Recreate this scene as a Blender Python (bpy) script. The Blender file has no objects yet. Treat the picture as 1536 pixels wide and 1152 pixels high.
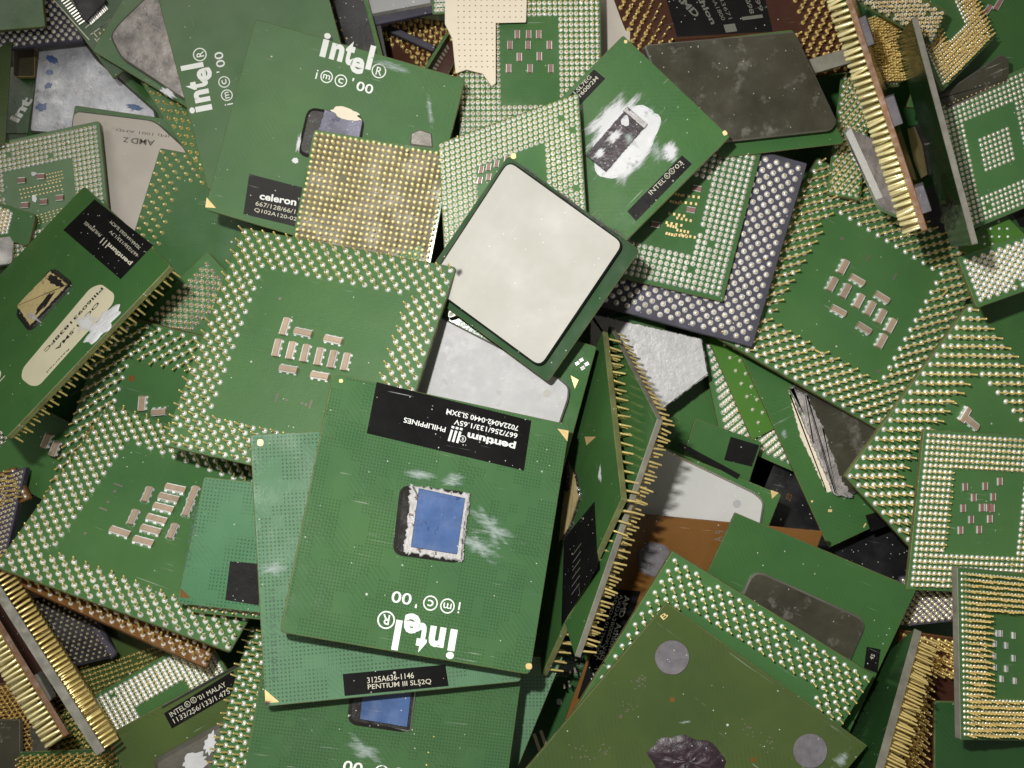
import bpy, math, random
from mathutils import Vector, Matrix
from mathutils.bvhtree import BVHTree
random.seed(7)
C = bpy.context.scene.collection
S = 0.01            # everything below is written in centimetres
D = 26.0            # camera height above the reference level
K = 74.0            # photograph pixels per centimetre at the reference level

# ------------------------------------------------------------------ camera
cd = bpy.data.cameras.new('camera'); cam = bpy.data.objects.new('camera', cd); C.objects.link(cam)
cam.location = (0, 0, D * S); cd.sensor_width = 36; cd.lens = 36 * D / (1536 / K)
cd.clip_start = 0.01; cd.clip_end = 20
bpy.context.scene.camera = cam
# ------------------------------------------------------------------ world, flash, exposure
w = bpy.data.worlds.new('World'); bpy.context.scene.world = w; w.use_nodes = True
nt = w.node_tree; bg = nt.nodes['Background']
tc = nt.nodes.new('ShaderNodeTexCoord'); sp = nt.nodes.new('ShaderNodeSeparateXYZ'); cr = nt.nodes.new('ShaderNodeValToRGB')
nt.links.new(tc.outputs['Generated'], sp.inputs[0]); nt.links.new(sp.outputs['Z'], cr.inputs[0]); nt.links.new(cr.outputs[0], bg.inputs[0])
cr.color_ramp.elements[0].position = 0.0; cr.color_ramp.elements[0].color = (.10, .10, .085, 1)
cr.color_ramp.elements[1].position = 0.9; cr.color_ramp.elements[1].color = (.55, .53, .48, 1)
bg.inputs[1].default_value = 0.38
def lamp(name, kind, loc, aim, power, color, **kw):
    l = bpy.data.lights.new(name, kind); o = bpy.data.objects.new(name, l); C.objects.link(o)
    o.location = Vector(loc) * S
    o.rotation_euler = (Vector(aim) * S - o.location).to_track_quat('-Z', 'Y').to_euler()
    l.energy = power; l.color = color
    for k, v in kw.items(): setattr(l, k, v)
    return o
lamp('camera_flash', 'SPOT', (-3.6, 4.6, 26.5), (1.6, -2.0, 0), 3.5, (1, .985, .955), spot_size=math.radians(74), spot_blend=1.0, shadow_soft_size=.0045)
lamp('room_lamp', 'AREA', (-50, 60, 130), (0,0,0), 3.0, (1, .95, .86), size=.6)  # added soft overhead fill, there for the metal pins to reflect
vs = bpy.context.scene.view_settings; vs.view_transform = 'Standard'; vs.look = 'None'; vs.exposure = 0.0; vs.gamma = 1.0; vs.use_curve_mapping = False

# ------------------------------------------------------------------ materials
def mat(name, base, rough=.4, metal=0.0, var=.18, vscale=90, spec=.5, bump=.0, bscale=900, specks=0.0, dots=None,
        stain=None, stain2=None, rvar=.15, coat=0.0, patch=None, traces=0.0, scratch=0.0, hue=0.0, aniso=1.0):
    m = bpy.data.materials.new(name); m.use_nodes = True; nt = m.node_tree; N = nt.nodes; L = nt.links
    b = N['Principled BSDF']
    tc = N.new('ShaderNodeTexCoord'); oi = N.new('ShaderNodeObjectInfo')
    mul = N.new('ShaderNodeMath'); mul.operation = 'MULTIPLY'; mul.inputs[1].default_value = 3.7; L.new(oi.outputs['Random'], mul.inputs[0])
    cx = N.new('ShaderNodeCombineXYZ'); L.new(mul.outputs[0], cx.inputs[0]); L.new(mul.outputs[0], cx.inputs[1]); L.new(mul.outputs[0], cx.inputs[2])
    add = N.new('ShaderNodeVectorMath'); add.operation = 'ADD'; L.new(tc.outputs['Object'], add.inputs[0]); L.new(cx.outputs[0], add.inputs[1])
    co = add.outputs[0]; raw = tc.outputs['Object']
    def noise(scale, detail=3, rough_=.6, vec=None):
        n = N.new('ShaderNodeTexNoise'); n.inputs['Scale'].default_value = scale; n.inputs['Detail'].default_value = detail
        n.inputs['Roughness'].default_value = rough_; L.new(vec or co, n.inputs['Vector']); return n.outputs['Fac']
    def rng(x, a, b_, c=0.0, d=1.0):
        r = N.new('ShaderNodeMapRange'); r.inputs[1].default_value = a; r.inputs[2].default_value = b_
        r.inputs[3].default_value = c; r.inputs[4].default_value = d; L.new(x, r.inputs[0]); return r.outputs[0]
    def op(o_, x, y=None, v=None):
        n = N.new('ShaderNodeMath'); n.operation = o_; L.new(x, n.inputs[0])
        if y is not None: L.new(y, n.inputs[1])
        if v is not None: n.inputs[1].default_value = v
        return n.outputs[0]
    def mix(fac, c1, c2, mode='MIX'):
        n = N.new('ShaderNodeMix'); n.data_type = 'RGBA'; n.blend_type = mode
        L.new(fac, n.inputs[0]) if not isinstance(fac, float) else setattr(n.inputs[0], 'default_value', fac)
        for c, i in ((c1, 6), (c2, 7)):
            if isinstance(c, tuple): n.inputs[i].default_value = (*c, 1)
            else: L.new(c, n.inputs[i])
        return n.outputs[2]
    def scl(c, f): return tuple(max(0, min(1, x * f)) for x in c)
    v = rng(noise(vscale, 4), .3, .7)
    if hue: v2 = (base[0] * (1 + hue), base[1], base[2] * (1 - hue))
    else: v2 = base
    col = mix(v, scl(base, 1 - var), scl(v2, 1 + var))
    rnd = rng(oi.outputs['Random'], 0, 1, .86, 1.12)
    rc = N.new('ShaderNodeCombineColor'); [L.new(rnd, rc.inputs[i]) for i in range(3)]
    col = mix(1.0, col, rc.outputs[0], 'MULTIPLY')
    rough_s = rng(noise(vscale * 2.3, 3), .3, .7, max(.05, rough - rvar), rough + rvar)
    h = None
    if dots:       # grid of plated holes under the solder mask: pitch in cm, strength
        pitch, st = dots
        sc = N.new('ShaderNodeVectorMath'); sc.operation = 'SCALE'; sc.inputs[3].default_value = 1 / (pitch * S); L.new(raw, sc.inputs[0])
        fr = N.new('ShaderNodeVectorMath'); fr.operation = 'FRACTION'; L.new(sc.outputs[0], fr.inputs[0])
        sb = N.new('ShaderNodeVectorMath'); sb.operation = 'SUBTRACT'; sb.inputs[1].default_value = (.5, .5, 0); L.new(fr.outputs[0], sb.inputs[0])
        ml = N.new('ShaderNodeVectorMath'); ml.operation = 'MULTIPLY'; ml.inputs[1].default_value = (1, 1, 0); L.new(sb.outputs[0], ml.inputs[0])
        ln = N.new('ShaderNodeVectorMath'); ln.operation = 'LENGTH'; L.new(ml.outputs[0], ln.inputs[0])
        dm = rng(ln.outputs['Value'], .16, .30, 1, 0)
        q = N.new('ShaderNodeVectorMath'); q.operation = 'SNAP'; q.inputs[1].default_value = (pitch * S * 3,) * 3; L.new(co, q.inputs[0])
        msk = rng(noise(150, 2, .5, q.outputs[0]), .44, .50)
        dm = op('MULTIPLY', dm, msk)
        dd = op('MULTIPLY', dm, v=abs(st))
        col = mix(dd, col, scl(base, .25) if st > 0 else scl(base, 2.2))
    if traces:     # fine parallel traces under the mask
        wv = N.new('ShaderNodeTexWave'); wv.bands_direction = 'DIAGONAL'; wv.inputs['Scale'].default_value = 520; wv.inputs['Distortion'].default_value = 0.0
        L.new(raw, wv.inputs['Vector'])
        wv2 = N.new('ShaderNodeTexWave'); wv2.bands_direction = 'X'; wv2.inputs['Scale'].default_value = 700; L.new(raw, wv2.inputs['Vector'])
        ms = rng(noise(120, 1), .52, .54); ms2 = rng(noise(75, 1), .55, .57)
        t1 = op('MULTIPLY', rng(wv.outputs['Fac'], .45, .75), ms); t2 = op('MULTIPLY', rng(wv2.outputs['Fac'], .45, .75), ms2)
        tt = op('MULTIPLY', op('MAXIMUM', t1, t2), v=traces)
        col = mix(tt, col, scl(base, .55)); h = tt
    if patch:      # soft differently coloured areas
        pc, a, b_, ps = patch
        col = mix(rng(noise(ps, 5, .65), a, b_), col, pc)
    if stain:
        pc, a, b_, ps = stain
        col = mix(rng(noise(ps, 8, .7), a, b_), col, pc)
    if stain2:
        pc, a, b_, ps = stain2
        col = mix(rng(noise(ps, 8, .75), a, b_), col, pc)
    if scratch:
        mp = N.new('ShaderNodeMapping'); mp.inputs['Rotation'].default_value = (0, 0, .7); mp.inputs['Scale'].default_value = (60, 2600, 60); L.new(co, mp.inputs[0])
        sn = N.new('ShaderNodeTexNoise'); sn.inputs['Scale'].default_value = 1.0; sn.inputs['Detail'].default_value = 2; L.new(mp.outputs[0], sn.inputs['Vector'])
        sm = op('MULTIPLY', rng(sn.outputs['Fac'], .68, .76), rng(noise(170, 2), .52, .62))
        sm = op('MULTIPLY', sm, v=scratch)
        col = mix(sm, col, (.62, .64, .60))
    if specks:     # dust and chips
        for sc_, th, r in ((700, 1 - specks * .5, .22), (1900, 1 - specks, .30)):
            vo = N.new('ShaderNodeTexVoronoi'); vo.inputs['Scale'].default_value = sc_; L.new(co, vo.inputs['Vector'])
            se = N.new('ShaderNodeSeparateColor'); L.new(vo.outputs['Color'], se.inputs[0])
            a = op('GREATER_THAN', se.outputs[0], v=th); d_ = rng(vo.outputs['Distance'], r * .55, r, 1, 0)
            col = mix(op('MULTIPLY', op('MULTIPLY', a, d_), v=.75), col, (.72, .74, .68))
    L.new(col, b.inputs['Base Color']); L.new(rough_s, b.inputs['Roughness'])
    b.inputs['Metallic'].default_value = metal; b.inputs['Specular IOR Level'].default_value = spec
    if coat: b.inputs['Coat Weight'].default_value = coat; b.inputs['Coat Roughness'].default_value = .18
    if bump:
        bn = N.new('ShaderNodeBump'); bn.inputs['Strength'].default_value = bump; bn.inputs['Distance'].default_value = .0002
        L.new(noise(bscale, 5, .65), bn.inputs['Height']); L.new(bn.outputs[0], b.inputs['Normal'])
    return m
G = (.050, .142, .044)
M = {}
kw = dict(rough=.19, rvar=.09, spec=.32, specks=.009, scratch=.4, bump=.12, bscale=1500)
M['green']  = mat('green_solder_mask', G, dots=None, traces=.16, vscale=45, var=.10, hue=.12, **kw)
M['greend'] = mat('dotted_green_solder_mask', (.062, .148, .062), dots=(.127 / 2, .55), traces=.22, vscale=45, var=.08, hue=.1, **kw)
M['greenp'] = mat('pin_side_green_solder_mask', (.062, .160, .056), dots=(.127 / 2, -.10), vscale=45, var=.10, hue=.1, **kw)
M['teal']   = mat('teal_solder_mask', (.118, .235, .132), dots=(.15 / 2, .75), traces=.25, vscale=45, var=.08, **kw)
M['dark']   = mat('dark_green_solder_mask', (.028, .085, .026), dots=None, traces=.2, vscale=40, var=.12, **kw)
M['olive']  = mat('olive_green_solder_mask', (.064, .106, .034), dots=None, traces=.18, vscale=35, var=.14, hue=.15, **kw)
M['lime']   = mat('bright_green_solder_mask', (.072, .19, .030), vscale=45, var=.08, **kw)
M['brown']  = mat('brown_solder_mask', (.17, .078, .020), traces=.15, vscale=50, var=.14, **kw)
M['dkbrown']= mat('dark_brown_ceramic', (.065, .026, .016), vscale=50, var=.2, **kw)
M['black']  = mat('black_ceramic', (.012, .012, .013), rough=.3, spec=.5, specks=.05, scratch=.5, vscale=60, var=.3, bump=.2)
M['slate']  = mat('purple_grey_ceramic', (.060, .056, .080), rough=.55, spec=.35, specks=.02, vscale=60, var=.12, bump=.5, bscale=2500)
M['tanpin'] = mat('brown_grey_pin_field', (.085, .075, .032), rough=.5, vscale=80, var=.12, bump=.3)
M['edge']   = mat('fibreglass_edge', (.15, .165, .060), rough=.55, vscale=300, var=.3, bump=.4, bscale=3000, specks=.04)
M['edgeb']  = mat('brown_fibreglass_edge', (.20, .09, .030), rough=.55, vscale=300, var=.3, bump=.4)
M['edgeg']  = mat('grey_fibreglass_edge', (.20, .19, .15), rough=.55, vscale=300, var=.25, bump=.4)
M['solder'] = mat('bright_solder', (1.0, 1.0, .985), rough=.26, metal=.42, spec=.9, coat=.5, var=.06, rvar=.10)
M['gold']   = mat('gold_plating', (.95, .72, .28), rough=.25, metal=.45, var=.12, vscale=400, rvar=.08)
M['goldblaze']= mat('polished_gold_pin', (1.0, .84, .44), rough=.26, rvar=.10, metal=.38, spec=1.0, var=.12)  # paler, less metallic gold: the flash glare is put into the colour
M['darkm']  = mat('matte_dark_green_mask', (.030, .080, .030), rough=.6, spec=.15, vscale=45, var=.1, specks=.02)
M['ihs_cool']= mat('cool_grey_lid', (.50, .50, .475), rough=.5, metal=.0, spec=.3, var=.05, vscale=90, bump=.15, bscale=1000, stain=((.30, .29, .25), .64, .80, 300), specks=.02, scratch=.3)
M['goldhead']= mat('bright_gold_pin_head', (.98, .86, .45), rough=.3, metal=.15, var=.05)
M['tealg']  = mat('deep_teal_solder_mask', (.070, .190, .090), dots=(.15 / 2, .75), traces=.2, vscale=45, var=.08, **kw)
M['goldflat']= mat('gold_pad', (.80, .58, .26), rough=.45, metal=.35, var=.12, vscale=500)
M['silver'] = mat('tinned_lead', (.80, .79, .76), rough=.25, metal=.8, var=.1)
M['label']  = mat('black_label_print', (.009, .009, .009), rough=.22, rvar=.05, spec=.22, specks=.035, scratch=.6, vscale=80, var=.3, bump=.12)
M['white']  = mat('white_print', (.82, .84, .80), rough=.6, spec=.2, var=.04)
M['faint']  = mat('pale_label_print', (.62, .60, .48), rough=.6, spec=.2, var=.10)
M['etch']   = mat('dark_etched_print', (.17, .15, .12), rough=.6, spec=.2, var=.2)
M['ink']    = mat('black_ink', (.03, .03, .03), rough=.6, spec=.2, var=.1)
M['dimprint']= mat('dim_grey_print', (.16, .16, .13), rough=.6, spec=.2, var=.1)
M['dkgreen']= mat('dark_green_print', (.03, .09, .05), rough=.5, var=.1)
M['ihs']    = mat('dull_nickel_lid', (.475, .465, .41), rough=.45, rvar=.05, spec=.28, metal=.0, var=.012, vscale=55, bump=.10, bscale=1200, stain=((.40, .37, .29), .74, .95, 60), specks=.008, scratch=.7)
M['ihs_tan']= mat('tan_lid', (.47, .43, .37), rough=.55, metal=.1, var=.08, vscale=50, bump=.08, stain=((.34, .31, .28), .62, .72, 110), specks=.02)
M['ihs_grey']= mat('greyish_worn_lid', (.42, .42, .42), rough=.5, metal=.0, spec=.25, var=.06, vscale=160, bump=.35, bscale=900, stain=((.33, .32, .32), .62, .78, 260), stain2=((.06, .06, .10), .72, .74, 230), specks=.02, scratch=.3)
M['ihs_white']= mat('cracked_white_lid', (.50, .50, .49), rough=.45, metal=.1, var=.12, vscale=260, bump=.6, bscale=800, stain=((.34, .33, .31), .57, .66, 520), stain2=((.15, .15, .14), .68, .74, 900), specks=.02, scratch=.4)
M['foil']   = mat('scraped_metal', (.50, .51, .55), rough=.42, metal=.35, var=.22, vscale=170, bump=1.0, bscale=500, stain=((.24, .24, .26), .55, .68, 250), stain2=((.05, .06, .16), .66, .70, 150), specks=.02, scratch=.5)
M['rawmetal']= mat('brushed_dirty_metal', (.30, .275, .26), rough=.42, metal=.3, var=.5, vscale=260, bump=.9, bscale=800, stain=((.14, .12, .12), .55, .68, 420), specks=.03, scratch=.9)
M['ihs_dark']= mat('grimy_dark_lid', (.060, .056, .038), rough=.28, metal=.2, var=.35, vscale=70, bump=.25, bscale=700, stain=((.30, .29, .26), .56, .80, 190), specks=.02, scratch=.6, patch=((.065, .065, .04), .45, .65, 60))
M['lid_side']= mat('lid_side_metal', (.20, .19, .16), rough=.45, metal=.4, var=.2, bump=.5)
M['grey']   = mat('grey_felt_pad', (.15, .14, .15), rough=.85, spec=.2, var=.2, vscale=500, bump=.8, bscale=1500, specks=.03)
M['die']    = mat('blue_silicon', (.060, .115, .265), rough=.30, spec=.6, var=.22, vscale=120, bump=.15, stain=((.03, .06, .17), .58, .64, 190), specks=.02, scratch=.3)
M['die_cell']= mat('grey_blue_silicon_remains', (.20, .20, .28), rough=.4, var=.4, vscale=260, bump=.8, bscale=500, stain=((.05, .05, .09), .52, .60, 240), stain2=((.68, .66, .66), .62, .68, 300), specks=.02)
M['die_gold']= mat('gold_coloured_die_backing', (.62, .50, .24), rough=.4, metal=.15, var=.12, vscale=200, bump=.4, stain=((.30, .24, .12), .62, .68, 260), specks=.02)
M['epoxy']  = mat('black_underfill', (.022, .020, .018), rough=.28, spec=.5, var=.3, vscale=200, bump=.6, bscale=600, specks=.06)
M['crumb']  = mat('dark_torn_residue', (.035, .020, .028), rough=.4, var=.5, vscale=350, bump=1.0, bscale=700, stain=((.17, .15, .19), .60, .68, 330), specks=.06)
M['scrape'] = mat('scraped_white_edge', (.55, .53, .52), rough=.5, metal=.1, var=.3, vscale=500, bump=1.0, bscale=900, stain=((.12, .10, .10), .55, .62, 500), specks=.03)
M['paste']  = mat('white_thermal_paste', (.70, .71, .72), rough=.7, spec=.3, var=.08, vscale=300, bump=.7, bscale=900, stain=((.25, .26, .28), .56, .70, 350), specks=.0)
M['cream']  = mat('cream_foam', (.74, .66, .52), rough=.7, spec=.25, var=.05, vscale=120, bump=.2)
M['sticker']= mat('cream_sticker', (.70, .65, .46), rough=.5, spec=.3, var=.06, vscale=100, specks=.0, bump=.05, stain=((.45, .38, .28), .70, .76, 200))
M['cap']    = mat('ceramic_capacitor', (.40, .30, .21), rough=.35, var=.12, vscale=600)
M['capr']   = mat('pink_brown_capacitor', (.26, .135, .105), rough=.5, var=.15, vscale=600)
M['chip']   = mat('black_plastic_package', (.022, .022, .024), rough=.5, var=.2, specks=.03)
M['ground'] = mat('dark_bin_floor', (.02, .02, .018), rough=.6, var=.4)
M['fade']   = None
def smear_mat(name, base, dens, top=.9):
    m = bpy.data.materials.new(name); m.use_nodes = True; nt = m.node_tree; N = nt.nodes; L = nt.links
    b = N['Principled BSDF']; b.inputs['Base Color'].default_value = (*base, 1); b.inputs['Roughness'].default_value = .6
    tc = N.new('ShaderNodeTexCoord'); at = N.new('ShaderNodeAttribute'); at.attribute_name = 'edge'
    mp = N.new('ShaderNodeMapping'); mp.inputs['Scale'].default_value = (.7, 4.0, 1); L.new(tc.outputs['Object'], mp.inputs[0])
    n = N.new('ShaderNodeTexNoise'); n.inputs['Scale'].default_value = 420; n.inputs['Detail'].default_value = 8; n.inputs['Roughness'].default_value = .75; L.new(mp.outputs[0], n.inputs['Vector'])
    a = N.new('ShaderNodeMath'); a.operation = 'MULTIPLY_ADD'; L.new(at.outputs['Fac'], a.inputs[0]); a.inputs[1].default_value = dens; L.new(n.outputs['Fac'], a.inputs[2])
    r = N.new('ShaderNodeMapRange'); r.inputs[1].default_value = .58; r.inputs[2].default_value = .86; r.inputs[4].default_value = top; L.new(a.outputs[0], r.inputs[0])
    L.new(r.outputs[0], b.inputs['Alpha']); return m
M['smear'] = smear_mat('thin_white_smear', (.50, .60, .56), .36, .62)
M['smearw'] = smear_mat('dense_white_smear', (.72, .73, .74), .62)
M['smeark'] = smear_mat('black_grime', (.03, .025, .02), .4)

# ------------------------------------------------------------------ geometry helpers
class MB:
    def __init__(s): s.v = []; s.f = []; s.m = []; s.e = []
    def add(s, v, f, m=0, e=None):
        o = len(s.v); s.v += [tuple(p) for p in v]; s.f += [tuple(i + o for i in q) for q in f]
        s.m += [m] * len(f) if isinstance(m, int) else list(m); s.e += e if e else [1.0] * len(v)
def ray(px, py, z):
    k = (D - z) / D / K
    return Vector(((px - 768) * k, (576 - py) * k, z))
def proj(p):
    k = K * D / (D - p.z); return (768 + p.x * k, 576 - p.y * k)
def plane_pt(px, py, o, n):
    d = Vector(((px - 768) / K, (576 - py) / K, -D)); c = Vector((0, 0, D))
    return c + d * ((o - c).dot(n) / d.dot(n))
GLYPH = {}
def glyph(s, bold):
    k = (s, bold)
    if k not in GLYPH:
        cu = bpy.data.curves.new('t', 'FONT'); cu.body = s; cu.size = 1; cu.offset = bold; cu.resolution_u = 3
        o = bpy.data.objects.new('t', cu); C.objects.link(o); bpy.context.view_layer.update()
        me = o.evaluated_get(bpy.context.evaluated_depsgraph_get()).to_mesh()
        v = [(p.co.x, p.co.y) for p in me.vertices]; f = [tuple(p.vertices) for p in me.polygons]
        # keep faces pointing up
        o.evaluated_get(bpy.context.evaluated_depsgraph_get()).to_mesh_clear()
        bpy.data.objects.remove(o); bpy.data.curves.remove(cu)
        xs = [a for a, _ in v]; ys = [b for _, b in v]; x0, x1, y0, y1 = min(xs), max(xs), min(ys), max(ys)
        GLYPH[k] = ([((a - x0) / (x1 - x0 + 1e-9), (b - y0) / (y1 - y0 + 1e-9)) for a, b in v], f)
    return GLYPH[k]
def round_poly(pts, r, n=4):
    out = []; N_ = len(pts)
    for i in range(N_):
        p, a, b = Vector(pts[i]), Vector(pts[i - 1]), Vector(pts[(i + 1) % N_])
        ra = r[i] if isinstance(r, (list, tuple)) else r
        ra = min(ra, (a - p).length * .45, (b - p).length * .45)
        if ra < 1e-4: out.append(tuple(p)); continue
        s_, e_ = p + (a - p).normalized() * ra, p + (b - p).normalized() * ra
        for k in range(n + 1):
            t = k / n; out.append(tuple(s_ * (1 - t) ** 2 + p * 2 * t * (1 - t) + e_ * t * t))
    return out
def inset(poly, d):
    c = sum((Vector(p) for p in poly), Vector((0, 0))) / len(poly); out = []; n = len(poly)
    for i in range(n):
        a, b, p = Vector(poly[i - 1]), Vector(poly[(i + 1) % n]), Vector(poly[i])
        t = (b - a); t = t.normalized() if t.length > 1e-9 else Vector((1, 0)); nn = Vector((-t.y, t.x))
        if nn.dot(c - p) < 0: nn = -nn
        out.append(tuple(p + nn * d))
    return out

THINGS = []; PINJOBS = []
class Board:
    """A flat thing whose upper face passes through three corners seen in the photograph, at a stated height and tilt."""
    def __init__(s, label, c0, c1, c3, zc=0, n=(0, 0), z=None, size=None, th=.12, mat_='green', edge='edge', r=.06, group=None, name='processor', cat='processor', bottom=True, sub='substrate', chip=None):
        if size:
            P0 = ray(*c0, z[0]); P = [P0]
            for c, L_, sg in ((c1, size[0], z[1]), (c3, size[1], z[2])):
                best = min((abs((ray(*c, z[0] + sg * t * .02) - P0).length - L_), t) for t in range(0, 400))[1]
                P.append(ray(*c, z[0] + sg * best * .02))
            P0, P1, P3 = P
        elif z: P0, P1, P3 = ray(*c0, z[0]), ray(*c1, z[1]), ray(*c3, z[2])
        else:
            nv = Vector((n[0], n[1], math.sqrt(1 - n[0] ** 2 - n[1] ** 2))); o = ray((c1[0] + c3[0]) / 2, (c1[1] + c3[1]) / 2, zc)
            P0, P1, P3 = (plane_pt(*c, o, nv) for c in (c0, c1, c3))
        s.kids = {}; s.P0 = P0; s.W = (P1 - P0).length; s.H = (P3 - P0).length
        s.ex = (P1 - P0).normalized(); s.ey = (P3 - P0).normalized(); s.n = s.ex.cross(s.ey).normalized(); s.th = th
        yy = s.n.cross(s.ex); R = Matrix((s.ex, yy, s.n)).transposed()
        s.c = P0 + s.ex * s.W / 2 + s.ey * s.H / 2 - s.n * th
        o = bpy.data.objects.new(name, None); C.objects.link(o); o.empty_display_size = .005
        o.matrix_world = Matrix.Translation(s.c * S) @ R.to_4x4(); s.root = o; s.Ri = R.transposed()
        o['label'] = label; o['category'] = cat
        if group: o['group'] = group
        s.name = label
        poly = round_poly([(0, 0), (s.W, 0), (s.W, s.H), (0, s.H)], r, 3)
        mb = MB(); s.prism(mb, poly, -th, 0, .012, top=0, side=1)
        s.part(sub, mb, [M[mat_], M[edge]])
        THINGS.append(s)
    def L(s, u, v, h=0):
        p = s.P0 + s.ex * u + s.ey * v + s.n * h
        return tuple((s.Ri @ (p - s.c)) * S)
    def px(s, x, y, h=0.0):
        p = plane_pt(x, y, s.P0 + s.n * h, s.n) - s.P0 - s.n * h
        # solve p = u ex + v ey
        a = s.ex.dot(s.ey); pu, pv = p.dot(s.ex), p.dot(s.ey); d = 1 - a * a
        return ((pu - a * pv) / d, (pv - a * pu) / d)
    def scale_at(s, x, y):
        p = plane_pt(x, y, s.P0, s.n); return (D - p.z) / D / K
    def part(s, name, mb, mats, parent=None, smooth=False, kind=None, label=None):
        if parent is None:   # print belongs to what it is printed on
            on = {'printed_text': 'label', 'brand_print': 'label', 'sticker_text': 'sticker', 'chip_leg': 'chip_package', 'etched_print': 'lid', 'dimple': 'lid', 'stain': 'lid', 'ink_mark': 'lid', 'torn_patch': 'die', 'pin_hole': 'foam_cover'}.get(name)
            parent = s.kids.get(on)
        me = bpy.data.meshes.new(name); me.from_pydata(mb.v, [], mb.f)
        for m in mats: me.materials.append(m)
        me.polygons.foreach_set('material_index', mb.m)
        if smooth: me.polygons.foreach_set('use_smooth', [True] * len(mb.f))
        if min(mb.e) < 1:
            at = me.attributes.new('edge', 'FLOAT', 'POINT'); at.data.foreach_set('value', mb.e)
        me.update(); o = bpy.data.objects.new(name, me); C.objects.link(o); o.parent = parent or s.root
        s.kids[name] = o
        if kind: o['kind'] = kind
        if label: o['label'] = label
        return o
    def prism(s, mb, poly, h0, h1, bev=.01, top=0, side=1, bot=None):
        n = len(poly); q = inset(poly, bev)
        v = [s.L(*p, h0) for p in poly] + [s.L(*p, h1 - bev) for p in poly] + [s.L(*p, h1) for p in q]
        f = [(i, (i + 1) % n, n + (i + 1) % n, n + i) for i in range(n)] + [(n + i, n + (i + 1) % n, 2 * n + (i + 1) % n, 2 * n + i) for i in range(n)]
        f += [tuple(range(2 * n, 3 * n)), tuple(range(n - 1, -1, -1))]
        mb.add(v, f, [side] * n + [side] * n + [top, top if bot is None else bot])
    def pxpoly(s, pts): return [s.px(*p) for p in pts]
    def ccw(s, poly):
        a = sum(poly[i - 1][0] * poly[i][1] - poly[i][0] * poly[i - 1][1] for i in range(len(poly)))
        return poly if a > 0 else poly[::-1]
    def plate(s, name, pts, h0, h1, m, side='lid_side', r=.2, bev=.03, parent=None, label=None, flange=None, jag=0):
        poly = s.ccw(s.pxpoly(pts)); poly = round_poly(poly, r, 6)
        if jag:
            poly2 = []
            for i in range(len(poly)):
                a, b = Vector(poly[i]), Vector(poly[(i + 1) % len(poly)]); k = max(1, int((b - a).length / .04))
                for j in range(k):
                    p = a.lerp(b, j / k); poly2.append((p.x + random.uniform(-jag, jag), p.y + random.uniform(-jag, jag)))
            poly = poly2
        mb = MB()
        if flange: s.prism(mb, inset(poly, -flange), h0, h0 + (h1 - h0) * .35, .008, 1, 1)
        s.prism(mb, poly, h0 + .001, h1, bev, 0, 1)
        return s.part(name, mb, [M[m], M[side]], parent, label=label)
    def flat(s, name, pts, m, h=.003, parent=None, r=0, label=None):
        poly = s.ccw(s.pxpoly(pts)); poly = round_poly(poly, r, 5) if r else poly
        mb = MB(); n = len(poly)
        v = [s.L(*p, h) for p in poly] + [s.L(*p, 0.0005) for p in poly]
        mb.add(v, [tuple(range(n))] + [(n + i, n + (i + 1) % n, (i + 1) % n, i) for i in range(n)])
        return s.part(name, mb, [M[m]], parent, label=label)
    def blob(s, name, cx, cy, rx, ry, ang, m, h=.006, jit=.25, parent=None, lump=0, seed=None, label=None):
        """irregular patch: centre and radii in photo pixels; lump>0 gives it a rough domed thickness"""
        rd = random.Random(seed if seed is not None else int(cx * 7 + cy)); n = 44
        ph = [(rd.uniform(0, 6.28), rd.choice((2, 3, 5, 7, 9)), rd.uniform(.3, 1)) for _ in range(5)]
        rings = 11 if lump else 4; v = []; e = []
        cu = s.px(cx, cy); k = s.scale_at(cx, cy); ca, sa = math.cos(ang), math.sin(ang)
        v.append(s.L(*cu, h + lump)); e.append(1.0)
        for q in range(1, rings + 1):
            for i in range(n):
                t = i / n * 6.2832
                w_ = 1 + jit * sum(a * math.sin(t * fr + p) for p, fr, a in ph) / 2.2 + (rd.uniform(-.12, .12) * jit * 2)
                x, y = rx * w_ * math.cos(t) * q / rings, ry * w_ * math.sin(t) * q / rings
                X, Y = x * ca - y * sa, x * sa + y * ca
                u_, v_ = s.px(cx + X, cy - Y)
                hh = h + (lump * (1 - (q / rings) ** 3) * rd.uniform(.5, 1.3) if lump and q < rings else 0)
                if lump and q == rings: hh = 0.0
                v.append(s.L(u_, v_, hh)); e.append(1 - q / rings)
        f = [(0, 1 + i, 1 + (i + 1) % n) for i in range(n)]
        for q in range(rings - 1):
            a = 1 + q * n; b = a + n
            f += [(a + i, b + i, b + (i + 1) % n, a + (i + 1) % n) for i in range(n)]
        mb = MB(); mb.add(v, f, 0, e)
        return s.part(name, mb, [M[m]], parent, label=label, smooth=bool(lump))
    def die(s, pts, m='die', h=.09, epoxy=None, scrape=0, name='die', jag=0):
        if epoxy: 
            ep = s.ccw(s.pxpoly(epoxy)); ep = round_poly(ep, .22, 6); mb = MB(); n = len(ep)
            q = inset(ep, .07)
            s.prism(mb, ep, 0.0005, .02, .01, 0, 0); 
            v = [s.L(*p, .02) for p in inset(ep, .012)] + [s.L(*p, h * .7) for p in q]
            mb.add(v, [(i, (i + 1) % n, n + (i + 1) % n, n + i) for i in range(n)] + [tuple(range(n, 2 * n))])
            s.part('underfill', mb, [M['epoxy']])
        d = s.plate(name, pts, 0, h, m, 'epoxy', r=.01, bev=.006, jag=jag)
        return d
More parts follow.
